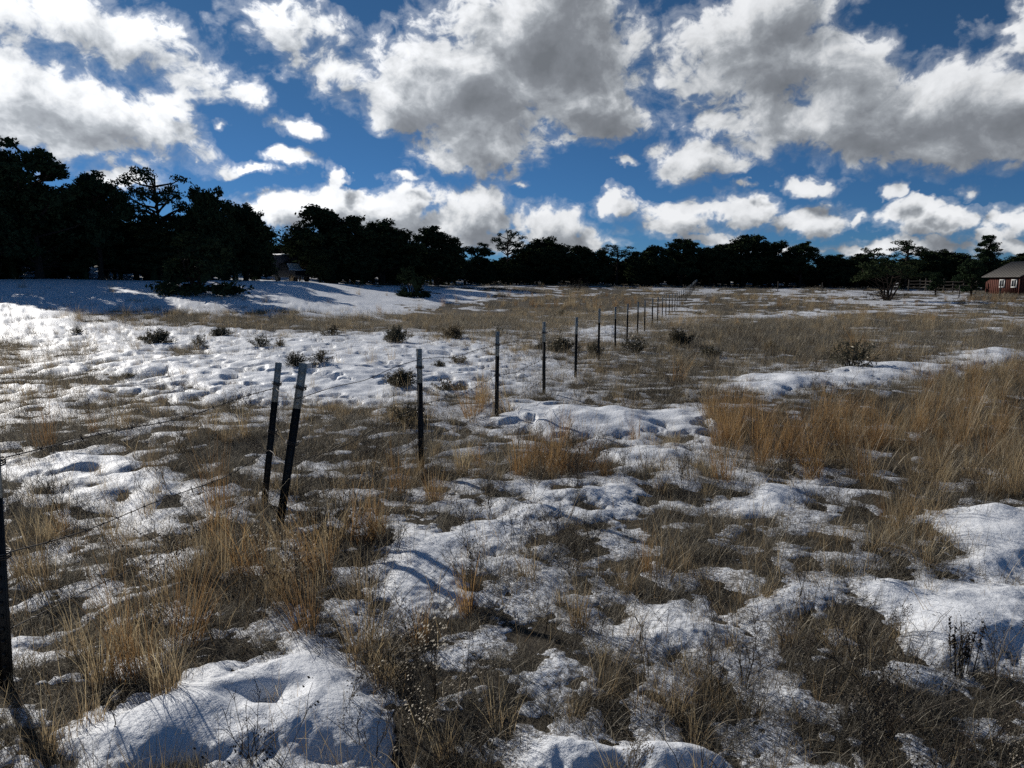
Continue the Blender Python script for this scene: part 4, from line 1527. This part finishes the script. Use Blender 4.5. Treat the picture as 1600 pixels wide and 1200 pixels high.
WEEDS = [
    (1304, 1088, 140, 1, "single tall thin dead stalk in the lower right grass"),
    (1250, 945, 100, 2, "thin forked dead stalk on snow below the tan grass"),
    (1498, 1050, 105, 6, "bunch of upright seed spikes beside the right snow bank"),
    (1010, 1060, 160, 2, "dark forked stalk standing before the grey snow hollow"),
    (852, 1000, 130, 1, "lone straight stalk among the near stubble in the centre"),
    (186, 1198, 60, 1, "short bent twig poking from the snow at the lower left"),
    (563, 1198, 100, 1, "lone bent twig out of the smooth snow bank"),
    (765, 815, 90, 4, "dark bushy weed on snow above the thin straw clump"),
    (1365, 920, 60, 2, "short dead stalk left of the overhanging snow lip"),
    (1120, 1100, 120, 2, "crooked dark weed low in the right foreground"),
    (700, 640, 50, 3, "dark weed behind the second fence post"),
]
for i, (px, py, hpx, ns, lb) in enumerate(WEEDS):
    x, y, z = ground_at(px, py)
    hgt = hpx / F1600 * y * CT
    r_ = np.random.default_rng(500 + i)
    mb = MB()
    mb.add(*twigs(r_, ns, hgt, .08 if ns in (1, 6) else .3, .0026, 3 if ns == 1 else 7))
    if ns == 6:                                    # seed spikes
        for k in range(9):
            a = r_.uniform(0, 6.28)
            rad = r_.uniform(0, .05)
            L = hgt * r_.uniform(.6, 1.02)
            p = np.array((math.cos(a) * rad, math.sin(a) * rad, 0))
            e = p + (math.cos(a) * .03, math.sin(a) * .03, L)
            mb.tube([p, (p + e) / 2, e], [.0025, .002, .0015], 3, .2)
            n = 30
            cen = p + np.outer(r_.uniform(.55, 1.0, n), e - p) + r_.normal(0, .004, (n, 3))
            mb.add(*cards(r_, cen, (.004, .010), r_.uniform(0, 1, n), .6))
    me = mb.mesh("dead_stalk")
    me.materials.append(M_FORB)
    o = tag(link("dead_stalk", me, None), lb, "weed")
    t_, _c = snow_t(np.array([x]), np.array([y]))
    o.location = (x, y, z + max(0, float(t_[0])) - .01)

# ------------------------------------------------------------------ red cabin
cx, cy, cz = at_dist(1578, 98)
cabin = empty("cabin", (cx, cy, cz), "small red cabin with grey roof and two white windows at the right edge", "cabin", None, math.radians(4))
CL, CWD, EH, RH = 5.2, 6.4, 2.15, 3.75             # eave wall runs along local +Y, gable along local +X
mb = MB()
mb.box((.06, CL / 2, EH / 2 - .15), (.12, CL, EH + .3))
mb.box((CWD - .06, CL / 2, EH / 2 - .15), (.12, CL, EH + .3))
for y0 in (0, CL - .12):
    mb.prism([(.123, -.3), (CWD - .123, -.3), (CWD - .123, EH), (CWD / 2, RH - .08), (.123, EH)], y0 + .002, y0 + .12)
link("wall", mb.mesh("wall"), M_RED, cabin)
mb = MB()
for k in range(18):                                # boards with battens on the eave wall
    mb.box((-.016, .10 + k * .29, EH / 2 - .05), (.03, .05, EH - .1))
bt = link("batten", mb.mesh("batten"), M_RED, cabin)
bt["kind"] = "stuff"
for k in range(22):
    pass
mb = MB()
for k in range(21):
    hx = .2 + k * .3
    hh = EH + (RH - .08 - EH) * (1 - abs(hx - CWD / 2) / (CWD / 2))
    mb.box((hx, -.015, hh / 2 - .15), (.05, .03, hh + .1))
bt = link("batten", mb.mesh("batten"), M_RED, cabin)
bt["kind"] = "stuff"
ov = .35
sl_ = math.atan2(RH - EH, CWD / 2)
for side in (0, 1):
    mb = MB()
    if side == 0:
        poly = [(-ov, EH - ov * math.tan(sl_)), (CWD / 2, RH), (CWD / 2, RH + .10), (-ov, EH - ov * math.tan(sl_) + .10)]
    else:
        poly = [(CWD / 2, RH), (CWD + ov, EH - ov * math.tan(sl_)), (CWD + ov, EH - ov * math.tan(sl_) + .10), (CWD / 2, RH + .10)]
    mb.prism(poly, -ov, CL + ov)
    rf = link("roof", mb.mesh("roof"), M_ROOFING, cabin)
    if side == 0:
        for k in range(12):
            sm_ = MB()
            y_ = -ov + .25 + k * (CL + 2 * ov - .5) / 11
            sm_.prism([(-ov, EH - ov * math.tan(sl_) + .102), (CWD / 2, RH + .102), (CWD / 2, RH + .135), (-ov, EH - ov * math.tan(sl_) + .135)], y_ - .02, y_ + .02)
            link("roof_seam", sm_.mesh("roof_seam"), M_ROOFING, rf)
for yy in (.35, 2.15):
    mb = MB()
    y0, y1, z0, z1 = yy, yy + .85, .82, 1.75
    for (a0, a1, b0, b1) in ((y0, y1, z0, z0 + .13), (y0, y1, z1 - .12, z1), (y0, y0 + .12, z0 + .13, z1 - .12), (y1 - .12, y1, z0 + .13, z1 - .12), ((y0 + y1) / 2 - .03, (y0 + y1) / 2 + .03, z0 + .13, z1 - .12)):
        mb.box((-.05, (a0 + a1) / 2, (b0 + b1) / 2), (.055, a1 - a0, b1 - b0))
    w_ = link("window", mb.mesh("window"), M_WHITE, cabin)
    mp_ = MB()
    mp_.box((-.034, (y0 + y1) / 2, (z0 + z1) / 2), (.012, y1 - y0 - .2, z1 - z0 - .2))
    link("pane", mp_.mesh("pane"), M_GLASS, w_)
mb = MB()
mb.box((-.04, -.03, EH / 2 - .2), (.10, .10, EH + .15))
link("corner_trim", mb.mesh("corner_trim"), M_RED, cabin)

# ------------------------------------------------------------------ parked truck with a camper box, snow on its hood
tx, ty, tz = at_dist(462, 68)
truck = empty("camper_truck", (tx, ty, tz + .02), "parked old truck with boxy camper and snow on its hood under the junipers", "truck", None, math.radians(-44))
truck.scale = (.92, .92, .92)
mb = MB()                                          # local +X is the front
mb.prism([(-1.9, .45), (2.35, .45), (2.42, .70), (2.36, 1.08), (.95, 1.16), (-1.9, 1.12)], -.88, .88)
link("body", mb.mesh("body"), M_PAINT, truck)
mb = MB()
mb.prism([(-.85, 1.125), (.93, 1.165), (.35, 1.78), (-.75, 1.80)], -.80, .80)
link("cab", mb.mesh("cab"), M_PAINT, truck)
mb = MB()
mb.prism([(-2.1, 1.13), (-.87, 1.13), (-.87, 1.83), (.05, 1.83), (.12, 2.62), (-2.1, 2.66)], -.98, .98)
link("camper_box", mb.mesh("camper_box"), M_CAMPER, truck)
mb = MB()
mb.prism([(.40, 1.79), (.955, 1.19), (.985, 1.20), (.44, 1.81)], -.70, .70)
link("windshield", mb.mesh("windshield"), M_GLASS, truck)


def snow_pad(name, x0, x1, y0, y1, zf, thick, parent, seed):
    nx_, ny_ = 18, 14
    u, v = np.meshgrid(np.linspace(0, 1, nx_), np.linspace(0, 1, ny_), indexing='ij')
    xs, ys = x0 + (x1 - x0) * u, y0 + (y1 - y0) * v
    edge = np.minimum(np.minimum(u, 1 - u) * (x1 - x0), np.minimum(v, 1 - v) * (y1 - y0))
    zs = zf(xs) + thick * np.sqrt(np.clip(edge / .16, 0, 1)) * (1 + .35 * perlin(xs * 2.3, ys * 2.3, seed)) - .004
    i, j = np.meshgrid(np.arange(nx_ - 1), np.arange(ny_ - 1), indexing='ij')
    F_ = np.stack([i * ny_ + j, (i + 1) * ny_ + j, (i + 1) * ny_ + j + 1, i * ny_ + j + 1], -1).reshape(-1, 4)
    me = mesh_np(name, np.stack([xs.ravel(), ys.ravel(), zs.ravel()], -1), F_, True, {'depth': np.full(nx_ * ny_, .08)})
    return link(name, me, M_SNOW, parent)


snow_pad("snow_load", .98, 2.34, -.82, .82, lambda x: np.interp(x, [.95, 2.36], [1.16, 1.08]), .10, truck, 1)
snow_pad("snow_load", .42, .97, -.68, .68, lambda x: np.interp(x, [.44, .985], [1.81, 1.20]), .05, truck, 2)
snow_pad("snow_load", -2.08, .10, -.96, .96, lambda x: np.interp(x, [-2.1, .12], [2.66, 2.62]), .12, truck, 3)
for wx in (-1.15, 1.55):
    for sy in (-.80, .80):
        mb = MB()
        ths = np.linspace(0, 2 * math.pi, 21)[:-1]
        ring = [(wx + .36 * math.cos(t), .36 + .36 * math.sin(t)) for t in ths]
        mb.prism(ring, sy - .11, sy + .11)
        wl = link("wheel", mb.mesh("wheel"), M_TYRE, truck)
        mr = MB()
        mr.prism([(wx + .19 * math.cos(t), .36 + .19 * math.sin(t)) for t in ths], sy - .118, sy + .118)
        link("rim", mr.mesh("rim"), M_ROOFING, wl)
mb = MB()
mb.box((2.46, 0, .55), (.10, 1.75, .16))
link("bumper", mb.mesh("bumper"), M_ROOFING, truck)
for sy in (-.62, .62):
    mb = MB()
    mb.tube([(2.395, sy, .86), (2.425, sy, .86)], [.09, .08], 12)
    mb.prism([(2.424, .80), (2.428, .80), (2.428, .92), (2.424, .92)], sy - .06, sy + .06)
    link("headlight", mb.mesh("headlight"), M_GLASS, truck)

# ------------------------------------------------------------------ corral fence and far posts
ax, ay, az_ = at_dist(1420, 106)
corral = empty("corral_fence", (ax, ay, az_), "weathered wooden rail fence of the corral left of the red cabin", "fence")
cps = []
for k, px in enumerate((1408, 1425, 1434, 1441, 1450, 1462, 1476, 1492, 1512)):
    x, y, z = at_dist(px, 106 - .5 * k)
    cps.append((x - ax, y - ay, z - az_))
    mb = MB()
    mb.tube([(0, 0, -.3), (.01, 0, .7), (.0, .01, 1.45 + .1 * (k % 3))], [.09, .085, .075], 7)
    p = link("post", mb.mesh("post", True), M_WOOD, corral)
    p.location = cps[-1]
for k in range(len(cps) - 1):
    for h_ in (.45, .85, 1.25):
        a, b = np.array(cps[k]) + (0, -.10, h_), np.array(cps[k + 1]) + (0, -.10, h_ + .04)
        mb = MB()
        mb.tube([a, (a + b) / 2 - (0, 0, .03), b], .055, 6)
        link("rail", mb.mesh("rail", True), M_WOOD, corral)

for (px, py, h_, lb) in ((1498, 466, 1.2, "single wooden stake in tan grass left of the lone small pinyon"), (1561, 470, 1.3, "single wooden stake in front of the red cabin"), (1215, 456, 1.2, "thin stake by the snow at the edge of the right woods"), (1284, 457, 1.1, "thin stake in grass before the low round junipers")):
    x, y, z = ground_at(px, py)
    mb = MB()
    mb.tube([(0, 0, -.2), (.01, 0, h_ * .5), (.015, .005, h_ - .02), (.015, .005, h_)], [.05, .045, .045, .03], 6)
    o = tag(link("wooden_stake", mb.mesh("wooden_stake", True), M_WOOD), lb, "stake")
    o.location = (x, y, z)
